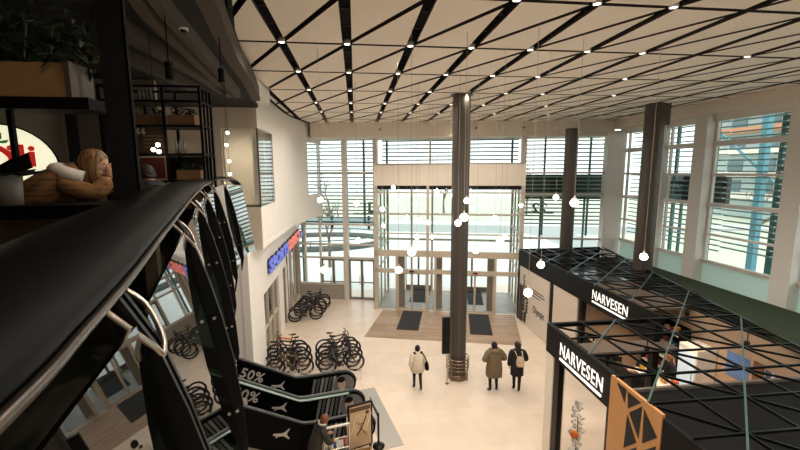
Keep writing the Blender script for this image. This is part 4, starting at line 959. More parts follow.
# gallery slab behind the balustrade
edge = [p for p in path if p.y <= 9.2]
inn = offs([Vector((p.x, p.y, 0)) for p in edge], .12)
poly = [(p.x, p.y) for p in inn]+[(-3.2, 9.6), (-13.9, 9.6), (-13.9, -6.9), (-.4, -6.9)]
MF = mat('gallery_floor', '#4b3f35', .6); struct(MB().prism(poly, ZM-.45, ZM).build('floor_gallery', MF))
pc = [(-1.35, -6.9), (-1.4, 2), (-1.9, 6.4), (-2.6, 10.2), (-3.05, 13.38), (-13.9, 13.38), (-13.9, -6.9)]
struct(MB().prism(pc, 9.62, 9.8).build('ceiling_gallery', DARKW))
bmz = MB()
for pth, w in (([(-3.01, 5.6), (-2.98, 6.8), (-2.92, 8.5), (-2.95, 10)], .2), ([(-2.2, 4.6), (-2.4, 5.5), (-2.51, 6.57), (-2.73, 8.49), (-3.0, 10.5)], .14), ([(-1.95, 4.4), (-2.12, 5.19), (-2.29, 6.55), (-2.53, 8.48), (-2.8, 10.5)], .14), ([(-4.6, 6.9), (-3.83, 7.29), (-3.6, 8.6), (-3.6, 10)], .16)):
    r_ = ribbon(catmull([(x, y, 0) for x, y in pth], 4), 0, w, 9.42, 9.63); bmz.add(r_.v, r_.f)
struct(bmz.build('trim_13', mat('beam_brown', '#4c4238', .8)), 'curved brown beams under the gallery ceiling')
struct(MB().span((-13.9, 9.6, ZM-.45), (-4.4, 9.7, 9.7)).build('wall_gallery_back', mat('taupe_wall', '#a3937f', .8)))
# black post and counter frame
pst = thing('black_post', 'thick black square post between the seated woman and the handrail', 'post', (-1.39, 2.565, ZM), .49); MB().span((-.058, -.058, 0), (.058, .058, 3.36)).build('shaft', SATIN, pst)
ctr = thing('bar_counter', 'dark bar counter on the gallery that the seated woman leans on', 'counter', (-2.9, 3.02, ZM))
BR = Matrix.Rotation(.12, 3, 'Z')
MB().box((0, 0, 1.08), (2.7, .42, .09), .12).build('counter_top', SATIN, ctr); MB().box((0.02, .12, .52), (2.6, .08, 1.04), .12).build('front_panel', mat('counter_panel', '#6b5b4a', .8), ctr)
for x in (-1.2, -.15, 1.2): MB().box(BR @ Vector((x, -.1, .52)), (.07, .07, 1.04), .12).build('leg', SATIN, ctr)
# frame over the counter: beam with the planter on it
fr = thing('overhead_frame', 'black steel frame over the bar counter carrying the timber planter', 'frame', (-2.9, 3.55, ZM))
MB().box((-.25, 0, 1.88), (2.2, .3, .09), .0).build('beam', SATIN, fr); MB().box((-.25, 0, 2.75), (2.2, .08, .06)).build('top_rail', SATIN, fr)
for x in (.17, -.9, 1.08): MB().box((x, .0, 1.38), (.035, .035, 2.75)).build('post', SATIN, fr)
pt = thing('timber_planter', 'long pale timber planter box on the black frame above the counter', 'planter', (-2.95, 3.55, ZM+1.925))
MB().span((-1.2, -.13, 0), (.74, .13, .26)).build('box', mat('planter_pale', '#a5855c', .6, var=.15, scale=10), pt); mb = MB(); mb.span((.74, -.14, 0), (.78, .14, .27)); mb.build('end_board', mat('planter_end', '#4f463c', .7), pt); MB().span((-1.18, -.11, .2), (.72, .11, .262)).build('soil', mat('soil', '#1c1510', .95), pt)
def leafy(name, lab, cat, loc, boxsize, n, L, seed, m, group=None):
    rnd = random.Random(seed); mb = MB()
    for k in range(n):
        p = Vector((rnd.uniform(-1, 1)*boxsize[0], rnd.uniform(-1, 1)*boxsize[1], rnd.uniform(0, 1)**1.3*boxsize[2]))
        d = Vector((rnd.uniform(-1, 1), rnd.uniform(-1, 1), rnd.uniform(-.5, .9))).normalized(); x = d.cross(Vector((0, 0, 1))).normalized(); l = L*rnd.uniform(.6, 1.3)
        u = x.cross(d)
        mb.add([p, p+d*l*.5+x*l*.22-u*.01, p+d*l-Vector((0, 0, l*.2)), p+d*l*.5-x*l*.22-u*.01, p+d*l*.5+u*l*.06], [(0, 1, 4), (1, 2, 4), (2, 3, 4), (3, 0, 4)])
    for k in range(max(3, n//40)):
        x = rnd.uniform(-1, 1)*boxsize[0]; mb.tube([(x, 0, -.02), (x+rnd.uniform(-.1, .1), rnd.uniform(-.05, .05), boxsize[2]*.8)], .008, 5)
    o = mb.build(name, m, None, loc); return tag(o, lab, cat, group)
leafy('trailing_plant', 'dark leafy plants growing out of the long timber planter', 'plant', (-3.05, 3.55, ZM+2.19), (.95, .16, .38), 420, .15, 11, LEAF)
# lit round sign of the pizza counter
sg = thing('round_sign', 'round white backlit sign with red letters and a green leaf behind the counter', 'sign', (-4.13, 5.14, 7.63), math.radians(38))
MB().tube([(0, -.02, 0), (0, .08, 0)], .54, 40).build('rim', SATIN, sg)
MB().tube([(0, -.035, 0), (0, -.021, 0)], .52, 40).build('lit_face', mat('lit_face', '#f4f1d8', .4, emit='#f6f2cf', estr=.85), sg)
RED = mat('sign_letters_red', '#c4201c', .5, emit='#c4201c', estr=.5); GRN = mat('sign_leaf_green', '#2f7a35', .5, emit='#2f7a35', estr=.3)
text('ili', .35, (.07, -.045, .05), (1, 0, 0), RED, sg, None, .006, .012, name='lettering')
mb = MB(); mb.tube([(-.1+.22*math.cos(a), -.043, .06+.22*math.sin(a)) for a in [math.radians(15+d) for d in range(0, 225, 15)]], [(.03, .008)]*15, 8); mb.build('letter_arc', RED, sg)
mb = MB()
for a in (.3, .9, 1.6, 2.3): mb.extrude([(-.06, -.042, .3), (-.06+.1*math.cos(a)-.03, -.042, .3+.1*math.sin(a)), (-.06+.17*math.cos(a), -.042, .3+.17*math.sin(a)), (-.06+.1*math.cos(a)+.04, -.042, .3+.1*math.sin(a)-.02)], (0, -.006, 0))
mb.build('leaf_mark', GRN, sg)
for dx, w_ in ((.62, .12), (.98, .05)):
    d_ = Matrix.Rotation(math.radians(38), 3, 'Z') @ Vector((dx, 0, 0)); struct(MB().box((-4.16+d_.x, 5.32+d_.y, 7.35), (w_, .06, 2.2), math.radians(38)).build('trim_%d' % (14+int(dx*2)), SATIN))
struct(MB().box((-4.6, 5.2, 7.35), (2.2, .08, 2.2), math.radians(38)).build('wall_cafe', mat('cafe_wall', '#857868', .85)))
# vase with dark broad leaves on the counter
vs = thing('plant_pot', 'pale pot with broad dark leaves standing on the left end of the counter', 'plant', (-2.38, 2.99, ZM+1.127))
MB().lathe([(0, 0), (.075, 0), (.085, .2), (.08, .22), (.0, .2)]).build('pot', mat('pot_pale', '#8d8880', .6), vs)
mb = MB(); rnd = random.Random(4)
for k in range(14):
    a = rnd.uniform(0, 2*PI); d = Vector((math.cos(a), math.sin(a)*.6, rnd.uniform(.1, .9))).normalized(); x = d.cross(Vector((0, 0, 1))).normalized(); l = rnd.uniform(.2, .3); p = Vector((0, 0, .18)); u = x.cross(d)
    mb.add([p, p+d*l*.5+x*l*.32, p+d*l, p+d*l*.5-x*l*.32, p+d*l*.5+u*.02], [(0, 1, 4), (1, 2, 4), (2, 3, 4), (3, 0, 4)])
mb.build('leaf', mat('black_leaf', '#0c0f0b', .5), vs)
# shelving unit with pots and boards
SH = thing('shelving_unit', 'tall open black metal shelving unit with pots and framed boards by the gallery end', 'shelf', (0, 0, ZM))
X0, X1, Y0, Y1 = -3.8, -2.36, 6.55, 7.0; zs = [.75, 1.2, 1.62, 2.05, 2.42]; top = 2.64
mb = MB()
for x in (X0, X0+.42, X0+.9, X1):
    for y in (Y0, Y1): mb.span((x-.018, y-.018, 0), (x+.018, y+.018, top))
for y in (Y0+.15, Y0+.3): mb.span((X1-.015, y-.015, 0), (X1+.015, y+.015, top))
for z in zs+[top]:
    for y in (Y0, Y1): mb.span((X0, y-.015, z-.015), (X1, y+.015, z+.015))
    for x in (X0, X0+.9, X1): mb.span((x-.015, Y0, z-.015), (x+.015, Y1, z+.015))
mb.build('frame', SATIN, SH)
mb = MB()
for z in zs: mb.span((X0, Y0, z-.01), (X1, Y1, z+.012))
mb.build('board', mat('shelf_board', '#1c1815', .7), SH)
MB().span((X0, Y1+.02, 0), (X1-.05, Y1+.05, 1.6)).build('back_panel', mat('shelf_back', '#3b342c', .8), SH)
MB().span((X0+.93, Y0-.01, .76), (X1-.03, Y0+.02, 1.18)).build('timber_panel', PLANTER, SH)
bins = [(X0+.04, 1.63, .34), (X0+.46, 2.06, .4), (X0+.04, .765, .34), (X0+.46, .765, .42), (X0+.93, 2.06, .4), (X0+1.0, 1.21, .36)]
wh = ['on the second shelf left', 'on the upper shelf by the dark plant', 'on the lowest shelf left', 'on the lowest shelf centre', 'on the upper shelf right', 'on the middle shelf right']
for k, (x, z, w) in enumerate(bins):
    b = thing('timber_trough', 'small timber trough %s of the black unit' % wh[k], 'planter', (x, Y0+.14, ZM+z+.012+.002), group='troughs on the black shelving')
    MB().span((0, -.1, 0), (w, .1, .15)).build('trough', PLANTER, b)
    o = leafy('foliage', None, None, (w/2, 0, .15), (w*.45, .09, .14), 60, .09, 30+k, LEAF); o.parent = b
pb_ = thing('picture_frame', 'pale framed dark red picture standing on the middle of the black shelving', 'picture', (X0+.45, Y0+.03, ZM+1.215+.002))
MB().span((0, 0, 0), (.42, .03, .38)).build('frame', mat('frame_pale', '#a89a88', .6), pb_); MB().span((.03, -.006, .03), (.39, .0, .35)).build('picture', mat('picture_red', '#4a1713', .6), pb_)
qb = thing('chalk_board', 'brown board with pale quotation marks on the black shelving above the red picture', 'board', (X0+.44, Y0+.03, ZM+1.635+.002))
MB().span((0, 0, 0), (.44, .03, .38)).build('board', mat('board_brown', '#3d2c1e', .7), qb); CH = mat('chalk', '#b5aa9b', .8)
text('\u201c', .34, (.03, -.01, .14), (1, 0, 0), CH, qb, None, .003, .006); mb = MB()
for k in range(4): mb.span((.12, -.004, .09+.055*k), (.4, -.001, .105+.055*k))
mb.build('chalk_line', mat('chalk_dim', '#6b5c4d', .8), qb)
mb_ = thing('menu_board', 'black menu board with small pale lines on the left of the black shelving', 'board', (X0+.03, Y0+.03, ZM+1.215+.002)); MB().span((0, 0, 0), (.36, .03, .36)).build('board', mat('menu_black', '#171513', .7), mb_); mb = MB()
for k in range(5): mb.span((.04, -.004, .05+.06*k), (.04+.2+.02*(k % 3), -.001, .062+.06*k))
mb.build('chalk_line', MATS['chalk_dim'], mb_)
for k in range(7):
    x = X0+.5+.055*k if k < 4 else X0+.98+.06*(k-4); z = 2.42 if k < 4 else 1.63
    o = MB().lathe([(0, 0), (.022, 0), (.024, .14), (.008, .18), (.008, .22), (0, .22)], seg=10).build('jar', mat('jar_glass', '#8a8d86', .15), None, (x, Y0+.15, ZM+z+.014)); tag(o, 'slim pale bottle, %s in the row on the %s shelf of the black unit' % (ORD[k if k < 4 else k-4], 'top' if k < 4 else 'right'), 'bottle', 'bottles on the black shelving')
BULB = mat('warm_bulb', '#fff0d8', .3, emit='#ffe9c8', estr=9)
for k, (x, y, z) in enumerate(((-3.0, 6.35, 7.93), (-2.93, 6.35, 8.0), (-2.9, 6.3, 7.9), (-2.42, 7.9, 8.1), (-2.48, 8.2, 7.8), (-2.42, 8.0, 7.55), (-2.46, 8.15, 8.35))):
    t = thing('bare_bulb', 'small bare glowing bulb %s, %s from the top' % (('in front of the black shelving', ORD[k]) if k < 3 else ('at the end of the black shelving', ORD[k-3])), 'light bulb', (x, y, z), group='bare bulbs by the shelving')
    MB().ball((0, 0, 0), .032, 12, 8).build('bulb', BULB, t); MB().tube([(0, 0, .03), (0, 0, 9.61-z)], .003, 5).build('wire', BLACK, t); MB().tube([(0, 0, .025), (0, 0, .06)], .014, 8).build('socket', BLACK, t)
for k, (x, y, lab, aim, pw) in enumerate(((-2.58, 5.0, 'black track spotlight under the gallery ceiling left of the shelving', (-3.2, 6.4, 7.4), 5), (-2.2, 5.2, 'black track spotlight under the gallery ceiling above the shelving', (-3.0, 6.5, 7.6), 4), (-2.0, 6.5, 'black track spotlight nearest the curved hoop', (-3, 7, 7), 5), (-2.45, 1.8, 'black track spotlight over the timber planter', (-2.75, 3.5, 8.2), 9))):
    zz = (8.75, 8.8, 9.05, 9.2)[k]
    t = thing('track_spotlight', lab, 'spotlight', (x, y, zz), group='gallery track spotlights')
    MB().tube([(0, 0, -.1), (0, 0, .1)], .045, 14).build('housing', SATIN, t); MB().tube([(0, 0, .1), (0, 0, 9.63-zz)], .008, 6).build('stem', SATIN, t)
    spot('track_bulb', (0, 0, -.14), pw, '#ffd2a0', 70, .7, aim=None, parent=t).rotation_euler = (Vector(aim)-Vector((x, y, 9.06))).to_track_quat('-Z', 'Y').to_euler()
cm_ = thing('ceiling_camera', 'small pale dome camera on the curved brown beam', 'camera', (-2.15, 5.6, 9.4)); MB().ball((0, 0, 0), .04, 12, 8).build('dome', mat('dome_black', '#111', .1) if False else BLACK, cm_); MB().lathe([(.04, .0), (.055, 0), (.055, .03), (0, .03)], seg=14).build('mount', FRAME, cm_)
# ------------------------------------------------------------------ people
SKIN = mat('skin', '#c79a7c', .55, var=.04); TROU = mat('black_trousers', '#17161a', .8, var=.15); SHOE = mat('dark_shoe', '#100f0f', .5); EYE = mat('eye_dark', '#1d1512', .2); LIP = mat('lips', '#9c5a4e', .5)
def bake(me, mods):
    o = bpy.data.objects.new('tmp', me); COL.objects.link(o); mods(o)
    dg = bpy.context.evaluated_depsgraph_get(); r = bpy.data.meshes.new_from_object(o.evaluated_get(dg)); bpy.data.objects.remove(o); return r
STAND = dict(pel=(0, 0, .93), spi=(0, -.01, 1.12), che=(0, -.01, 1.32), nb=(0, -.005, 1.45), nk=(0, .01, 1.51), hd=(0, .025, 1.585), tp=(0, .02, 1.66),
             sl=(-.18, 0, 1.4), el=(-.25, -.03, 1.12), wl=(-.24, .07, .88), sr=(.18, 0, 1.4), er=(.25, -.03, 1.12), wr=(.24, .07, .88),
             hl=(-.095, 0, .9), kl=(-.1, .03, .49), al=(-.1, -.03, .09), tl=(-.115, .13, .035), hr=(.095, 0, .9), kr=(.1, .03, .49), ar=(.1, -.03, .09), tr=(.115, .13, .035))
RAD = dict(pel=.135, spi=.125, che=.15, nb=.08, nk=.055, hd=.088, tp=.075, s=.07, e=.05, w=.033, h=.1, k=.062, a=.043, t=.036)
EDG = [('pel', 'spi'), ('spi', 'che'), ('che', 'nb'), ('nb', 'nk'), ('nk', 'hd'), ('hd', 'tp'), ('nb', 'sl'), ('sl', 'el'), ('el', 'wl'), ('nb', 'sr'), ('sr', 'er'), ('er', 'wr'), ('pel', 'hl'), ('hl', 'kl'), ('kl', 'al'), ('al', 'tl'), ('pel', 'hr'), ('hr', 'kr'), ('kr', 'ar'), ('ar', 'tr')]
def body(J, parent, trousers=TROU, shoe=SHOE, face=(0, 1, 0), hands=((0, .3, -1), (0, .3, -1)), top=None, curl=.5):
    names = list(J); me = bpy.data.meshes.new('body'); me.from_pydata([J[n] for n in names], [(names.index(a), names.index(b)) for a, b in EDG], [])
    def mods(o):
        md = o.modifiers.new('skin', 'SKIN'); md.use_smooth_shade = True
        for i, n in enumerate(names):
            sv = o.data.skin_vertices[0].data[i]; r = RAD.get(n, RAD.get(n[0], .05)); sv.radius = (r, r); sv.use_root = (n == 'pel')
        s = o.modifiers.new('sub', 'SUBSURF'); s.levels = 2; s.render_levels = 2
    me.update(); tmp = bpy.data.objects.new('t', me); 
    if not me.skin_vertices: 
        bm = bmesh.new(); bm.from_mesh(me); bm.verts.layers.skin.verify(); bm.to_mesh(me); bm.free()
    bpy.data.objects.remove(tmp)
    bk = bake(me, mods)
    mb = MB(); V = Vector
    tops = top or trousers
    mats = [SKIN, trousers, shoe, EYE, LIP, tops]
    seg = {n: V(J[n]) for n in names}
    def near(p):                                     # which bone a face belongs to
        best = None
        for a, b in EDG:
            pa, pb_ = seg[a], seg[b]; d = pb_-pa; t = max(0, min(1, (p-pa).dot(d)/d.length_squared)); q = (p-(pa+d*t)).length
            if best is None or q < best[0]: best = (q, a, b, t)
        return best
    vs = [v.co.copy() for v in bk.vertices]; mi = []
    for f in bk.polygons:
        _, a, b, t = near(f.center)
        if b in ('nk', 'hd', 'tp'): m = 0
        elif b in ('wl', 'wr') and t > .85: m = 0
        elif b in ('kl', 'kr', 'hl', 'hr') or (b in ('al', 'ar') and t < .92): m = 1
        elif b in ('tl', 'tr', 'al', 'ar'): m = 2
        elif b == 'spi' and t < .3: m = 1
        else: m = 5
        mi.append(m)
    mb.v = [tuple(v) for v in vs]; mb.f = [list(f.vertices) for f in bk.polygons]; mb.m = mi; mb.sm = [True]*len(mi)
    # face
    hd = seg['hd']; up = (seg['tp']-seg['hd']).normalized(); fd = V(face).normalized(); fd = (fd-up*fd.dot(up)).normalized(); sd = fd.cross(up)
    R = Matrix((sd, fd, up)).transposed()
    mb.ball(hd+fd*.012+up*.015, (.078, .093, .105), 16, 12, 0, R)                    # skull and jaw
    mb.ball(hd+fd*.045-up*.055, (.05, .048, .045), 12, 8, 0, R)
    mb.tube([hd+fd*.095+up*.03, hd+fd*.112-up*.005, hd+fd*.092-up*.018], [.009, .017, .011], 8, 0)
    for s in (-1, 1):
        mb.ball(hd+fd*.088+sd*(.032*s)+up*.022, (.013, .009, .009), 8, 6, 3, R); mb.ball(hd+sd*(.082*s)+fd*.005, (.012, .022, .032), 8, 6, 0, R)
    mb.ball(hd+fd*.088-up*.048, (.024, .009, .007), 8, 6, 4, R)
    # hands: a palm, four unequal bent fingers and a thumb off the side of the palm
    for k, sfx in enumerate('lr'):
        w = seg['w'+sfx]; d = V(hands[k]).normalized(); o = (seg['w'+sfx]-seg['e'+sfx]).normalized()
        n = V((1 if sfx == 'l' else -1, 0, 0)); n = (n-d*n.dot(d)).normalized(); a = d.cross(n).normalized()      # n: palm side, a: across the knuckles
        if a.y < 0: a = -a
        mb.ball(w+d*.045, (.036, .02, .048), 10, 8, 0, Matrix((a, n, d)).transposed())
        for q in range(4):
            b0 = w+d*.08+a*(.027-.018*q); L = (.062, .07, .066, .052)[q]
            mb.tube([b0-d*.02, b0+d*L*.4+n*.006, b0+d*L*.8+n*(L*.35*curl), b0+d*L*(1-.3*curl)+n*(L*.75*curl)], [.0095, .009, .008, .006], 6, 0)
        b0 = w+d*.025+a*.03; mb.tube([b0, b0+a*.022+d*.028+n*.008, b0+a*.026+d*.055+n*.018], [.011, .0095, .007], 6, 0)
    return mb.build('body', mats, parent)
def rings(J_rings, seg=20):
    """closed rings (centre, rx, ry, [tilt axes]) for a garment"""
    rows = []
    for r in J_rings:
        c, rx, ry = Vector(r[0]), r[1], r[2]; ax = Vector(r[3]) if len(r) > 3 else Vector((1, 0, 0)); ay = Vector(r[4]) if len(r) > 4 else Vector((0, 1, 0))
        rows.append([c+ax*(rx*math.cos(2*PI*k/seg))+ay*(ry*math.sin(2*PI*k/seg)) for k in range(seg)])
    return rows
def garment(name, parent, mats, torso, sleeves, th=.012, wr=.0):
    mb = MB(); rows = rings(torso)
    rnd = random.Random(len(name)+len(torso))
    mb.grid(rows, 0, True, True)
    for pts, rad in sleeves: mb.tube(catmull(pts, 4), [rad[0]+(rad[1]-rad[0])*k/(4*(len(pts)-1)) for k in range(4*(len(pts)-1)+1)], 12, 0, cap=False)
    o = mb.build(name, mats, parent); solid(o, th, 1); return o
def hair_cap(parent, J, face, m, back=0, name='hair', grow=1.0, front=.35):
    hd = Vector(J['hd']); up = (Vector(J['tp'])-hd).normalized(); fd = Vector(face).normalized(); fd = (fd-up*fd.dot(up)).normalized(); sd = fd.cross(up); R = Matrix((sd, fd, up)).transposed()
    mb = MB(); rows = []
    for i in range(9):
        th = PI*.66*i/8; row = []
        for k in range(20):
            a = 2*PI*k/20; f = math.sin(a)               # f>0 is the face side
            t = th*(1 if f < front else 1-.52*(f-front)/(1-front)); 
            row.append(hd+up*.015+R @ Vector((.09*grow*math.sin(t)*math.cos(a), .105*grow*math.sin(t)*math.sin(a), .118*grow*math.cos(t))))
        rows.append(row)
    mb.grid(rows, 0, True, True)
    if back:
        rr = []
        for k in range(7):
            f = k/6; c = hd+up*(.02-back*f)-fd*(.045+.03*f)
            rr.append([c+sd*((.088-.02*f*f)*math.cos(a))+fd*((.055-.015*f)*math.sin(a)) for a in [2*PI*q/16 for q in range(16)]])
        mb.grid(rr, 0, True, True); mb.add(rr[-1], [tuple(range(16))])
    return mb.build(name, m, parent)
def coat_rings(J, spec):
    return [((x, y, z), rx, ry) for x, y, z, rx, ry in spec]
HAIRD = mat('dark_hair', '#17110e', .6, var=.2, scale=40); KNIT = mat('black_knit', '#131212', .9)
# --- walker in the pale coat
p = thing('person', 'person in a short cream coat and black trousers walking away alone, bag at the side', 'person', (2.02, 12.62, 0), math.radians(4), 'people in the hall'); p.scale = (.95,)*3
J = dict(STAND); J.update(al=(-.1, .1, .09), tl=(-.115, .26, .05), kl=(-.1, .12, .5), ar=(.1, -.14, .1), tr=(.115, .02, .04), kr=(.1, -.02, .5), er=(.27, -.02, 1.13), wr=(.27, .1, .93))
body(J, p, face=(.1, 1, -.15))
garment('coat', p, mat('cream_coat', '#d9cdb8', .8, var=.06), coat_rings(J, [(0, 0, .74, .235, .17), (0, 0, .9, .225, .165), (0, -.01, 1.1, .2, .15), (0, -.01, 1.3, .215, .15), (0, 0, 1.4, .19, .12), (0, 0, 1.46, .1, .09), (0, .005, 1.51, .085, .08)]),
        [(((-.15, 0, 1.4), (-.2, -.01, 1.36), J['el'], (-.245, .05, .95)), (.085, .06)), (((.15, 0, 1.4), (.2, -.01, 1.36), J['er'], (.275, .08, 1.0)), (.085, .06))])
hair_cap(p, J, (.1, 1, -.15), KNIT, 0, 'knit_hat', 1.1, .3)
bg_ = thing('shoulder_bag', 'black shoulder bag hanging at the right side of the person in the cream coat', 'bag', (2.02, 12.62, 0), math.radians(4)); bg_.scale = (.95,)*3
mb = MB(); mb.grid(rings([((.33, -.06, .8), .03, .02), ((.33, -.06, .82), .075, .13), ((.33, -.06, .98), .07, .14), ((.32, -.06, 1.1), .045, .1), ((.32, -.06, 1.12), .01, .03)]), 0, True, True); mb.build('bag_body', SATIN, bg_)
MB().tube(catmull([(.32, -.17, 1.08), (.25, -.2, 1.3), (.14, -.06, 1.5), (.2, .1, 1.4), (.3, .08, 1.1)], 4), (.018, .008), 6).build('strap', SATIN, bg_)
# --- person in the olive parka
p = thing('person', 'person in a long olive hooded parka and black hat standing with elbows out', 'person', (4.62, 12.22, 0), math.radians(3), 'people in the hall'); p.scale = (1.04,)*3
J = dict(STAND); J.update(el=(-.34, -.03, 1.16), wl=(-.12, .2, 1.12), er=(.34, -.03, 1.16), wr=(.12, .2, 1.12), al=(-.13, -.03, .09), kl=(-.12, .03, .49), tl=(-.16, .12, .035), tr=(.13, .12, .035))
body(J, p, face=(0, 1, -.3), hands=((.6, .5, .1), (-.6, .5, .1)))
PARKA = mat('olive_parka', '#6b5d45', .85, var=.1)
garment('parka', p, PARKA, coat_rings(J, [(0, 0, .56, .25, .19), (0, 0, .62, .27, .2), (0, 0, .85, .265, .195), (0, -.01, 1.04, .24, .175), (0, -.01, 1.08, .225, .165), (0, -.01, 1.25, .245, .175), (0, 0, 1.38, .22, .15), (0, 0, 1.45, .13, .11), (0, .0, 1.5, .1, .095)]),
        [(((-.16, 0, 1.39), (-.24, -.01, 1.34), J['el'], (-.18, .16, 1.13)), (.1, .07)), (((.16, 0, 1.39), (.24, -.01, 1.34), J['er'], (.18, .16, 1.13)), (.1, .07))])
mb = MB(); mb.tube(catmull([(-.13, .06, 1.47), (-.13, -.06, 1.46), (0, -.15, 1.43), (.13, -.06, 1.46), (.13, .06, 1.47)], 5), (.05, .06), 10); mb.build('hood', PARKA, p)
hair_cap(p, J, (0, 1, -.3), KNIT, 0, 'knit_hat', 1.08, .3)
u = thing('umbrella', 'folded black umbrella hanging beside the person in the olive parka', 'umbrella', (4.62+.27, 12.2, 0)); u.rotation_euler = (0, math.radians(-10), 0)
MB().lathe([(0, .45), (.02, .5), (.055, .62), (.06, .8), (.03, .98), (.0, 1.0)], (.07, 0, 0), 12).build('canopy', SATIN, u); MB().tube(catmull([(.07, 0, .98), (.07, 0, 1.1), (.04, .0, 1.16), (.0, 0, 1.13)], 4), .012, 6).build('handle', BLACK, u)
# --- long-haired woman with the backpack
p = thing('person', 'long-haired person in a black coat with a pale backpack beside the olive parka', 'person', (5.4, 12.12, 0), math.radians(-8), 'people in the hall'); p.scale = (1.05,)*3
J = dict(STAND); J.update(al=(-.06, .06, .09), tl=(-.07, .2, .04), kl=(-.07, .06, .49), ar=(.06, -.08, .09), tr=(.08, .07, .035), er=(.28, -.02, 1.15), wr=(.2, .2, 1.05))
body(J, p, face=(-.5, 1, -.1))
BCOAT = mat('black_coat', '#151414', .85, var=.1)
garment('coat', p, BCOAT, coat_rings(J, [(0, 0, .6, .2, .16), (0, 0, .8, .2, .16), (0, -.01, 1.05, .185, .145), (0, -.01, 1.28, .205, .15), (0, 0, 1.39, .185, .12), (0, 0, 1.45, .1, .09), (0, .005, 1.5, .085, .08)]),
        [(((-.15, 0, 1.39), (-.2, -.01, 1.35), J['el'], (-.245, .05, .92)), (.08, .055)), (((.15, 0, 1.39), (.21, -.01, 1.35), J['er'], (.22, .15, 1.08)), (.08, .055))])
hair_cap(p, J, (-.5, 1, -.1), HAIRD, .3, 'hair', 1.08, .3)
b = thing('backpack', 'small beige backpack worn by the long-haired person in black', 'bag', (5.4, 12.12, 0), math.radians(-8)); b.scale = (1.05,)*3
mb = MB(); mb.grid(rings([((.03, -.23, 1.0), .05, .04), ((.03, -.235, 1.01), .13, .075), ((.03, -.24, 1.14), .135, .085), ((.03, -.235, 1.28), .11, .07), ((.03, -.22, 1.33), .04, .03)]), 0, True, True); bb_ = mat('beige_canvas', '#bda58c', .8, var=.08); mb.build('pack', bb_, b)
MB().tube([(-.07, -.315, 1.06), (.13, -.315, 1.06)], (.03, .05), 8).build('pocket', bb_, b)
for s in (-1, 1): MB().tube(catmull([(.03+.08*s, -.2, 1.3), (.0+.11*s, -.12, 1.43), (.0+.12*s, .03, 1.43), (.0+.13*s, .13, 1.3)], 4), (.02, .008), 6).build('strap', bb_, b)
# --- seller in the kiosk
p = thing('person', 'brown-haired seller in black standing behind the kiosk counter', 'person', (9.98, 10.85, 0), math.radians(70), 'kiosk staff')
J = dict(STAND); J.update(wl=(-.15, .3, 1.05), el=(-.25, .02, 1.14), wr=(.15, .3, 1.05), er=(.25, .02, 1.14))
body(J, p, face=(0, 1, -.25), hands=((.2, 1, -.2), (-.2, 1, -.2)))
garment('sweater', p, BCOAT, coat_rings(J, [(0, 0, .82, .17, .14), (0, -.01, 1.1, .165, .135), (0, -.01, 1.28, .195, .145), (0, 0, 1.39, .17, .11), (0, 0, 1.45, .09, .08), (0, .005, 1.48, .08, .075)]),
        [(((-.15, 0, 1.39), (-.2, -.01, 1.34), J['el'], (-.17, .24, 1.07)), (.075, .045)), (((.15, 0, 1.39), (.2, -.01, 1.34), J['er'], (.17, .24, 1.07)), (.075, .045))])
hair_cap(p, J, (0, 1, -.25), mat('brown_hair', '#6b3f24', .6, var=.2, scale=40), .12)
# --- person at the foot of the escalator
p = thing('person', 'brown-haired person in a dark olive jacket bending towards the chrome rack by the escalator', 'person', (-1.12, 8.95, 0), math.radians(-62), 'people in the hall')
J = dict(STAND); J.update(spi=(0, .05, 1.1), che=(0, .14, 1.27), nb=(0, .2, 1.39), nk=(0, .235, 1.45), hd=(0, .28, 1.51), tp=(0, .3, 1.585), sl=(-.18, .17, 1.34), sr=(.18, .17, 1.34), el=(-.25, .25, 1.08), wl=(-.18, .42, .98), er=(.25, .25, 1.08), wr=(.18, .42, .98))
body(J, p, face=(0, 1, -.55), hands=((.1, 1, -.2), (-.1, 1, -.2)))
OLV = mat('dark_olive_jacket', '#2b2820', .85, var=.12)
garment('jacket', p, OLV, [((0, 0, .72), .22, .17), ((0, .0, .92), .21, .165), ((0, .06, 1.1), .195, .15), ((0, .14, 1.27), .215, .15), ((0, .18, 1.36), .18, .12), ((0, .21, 1.42), .1, .09), ((0, .23, 1.46), .085, .08)],
        [(((-.15, .17, 1.34), (-.21, .17, 1.29), J['el'], (-.195, .37, 1.0)), (.08, .055)), (((.15, .17, 1.34), (.21, .17, 1.29), J['er'], (.195, .37, 1.0)), (.08, .055))])
mb = MB(); mb.tube(catmull([(-.1, .28, 1.43), (-.09, .18, 1.45), (0, .13, 1.45), (.09, .18, 1.45), (.1, .28, 1.43)], 4), (.022, .03), 8); mb.build('collar', mat('pale_collar', '#b9b0a2', .8), p)
hair_cap(p, J, (0, 1, -.55), MATS['brown_hair'], .1, 'hair', 1.06, .3)
# --- woman leaning on the gallery counter (she faces right, along +X of the hall)
p = thing('person', 'long-haired woman in a brown checked jacket with white hood leaning on the bar counter', 'person', (-2.29, 3.43, ZM+.235), math.radians(-76), 'people on the gallery'); p.scale = (.89,)*3
J = dict(pel=(0, -.32, .83), spi=(0, -.24, 1.0), che=(0, -.06, 1.15), nb=(0, .08, 1.235), nk=(0, .14, 1.275), hd=(0, .215, 1.325), tp=(0, .235, 1.4),
         sl=(-.17, .05, 1.19), el=(-.23, .14, 1.1), wl=(-.1, .36, 1.13), sr=(.15, .03, 1.16), er=(.15, .24, 1.075), wr=(.05, .34, 1.2),
         hl=(-.1, -.3, .8), kl=(-.12, .1, .76), al=(-.12, .06, .33), tl=(-.12, .2, .29), hr=(.1, -.3, .8), kr=(.12, .1, .76), ar=(.12, .06, .33), tr=(.12, .2, .29))
FC = (.12, 1, -.42)
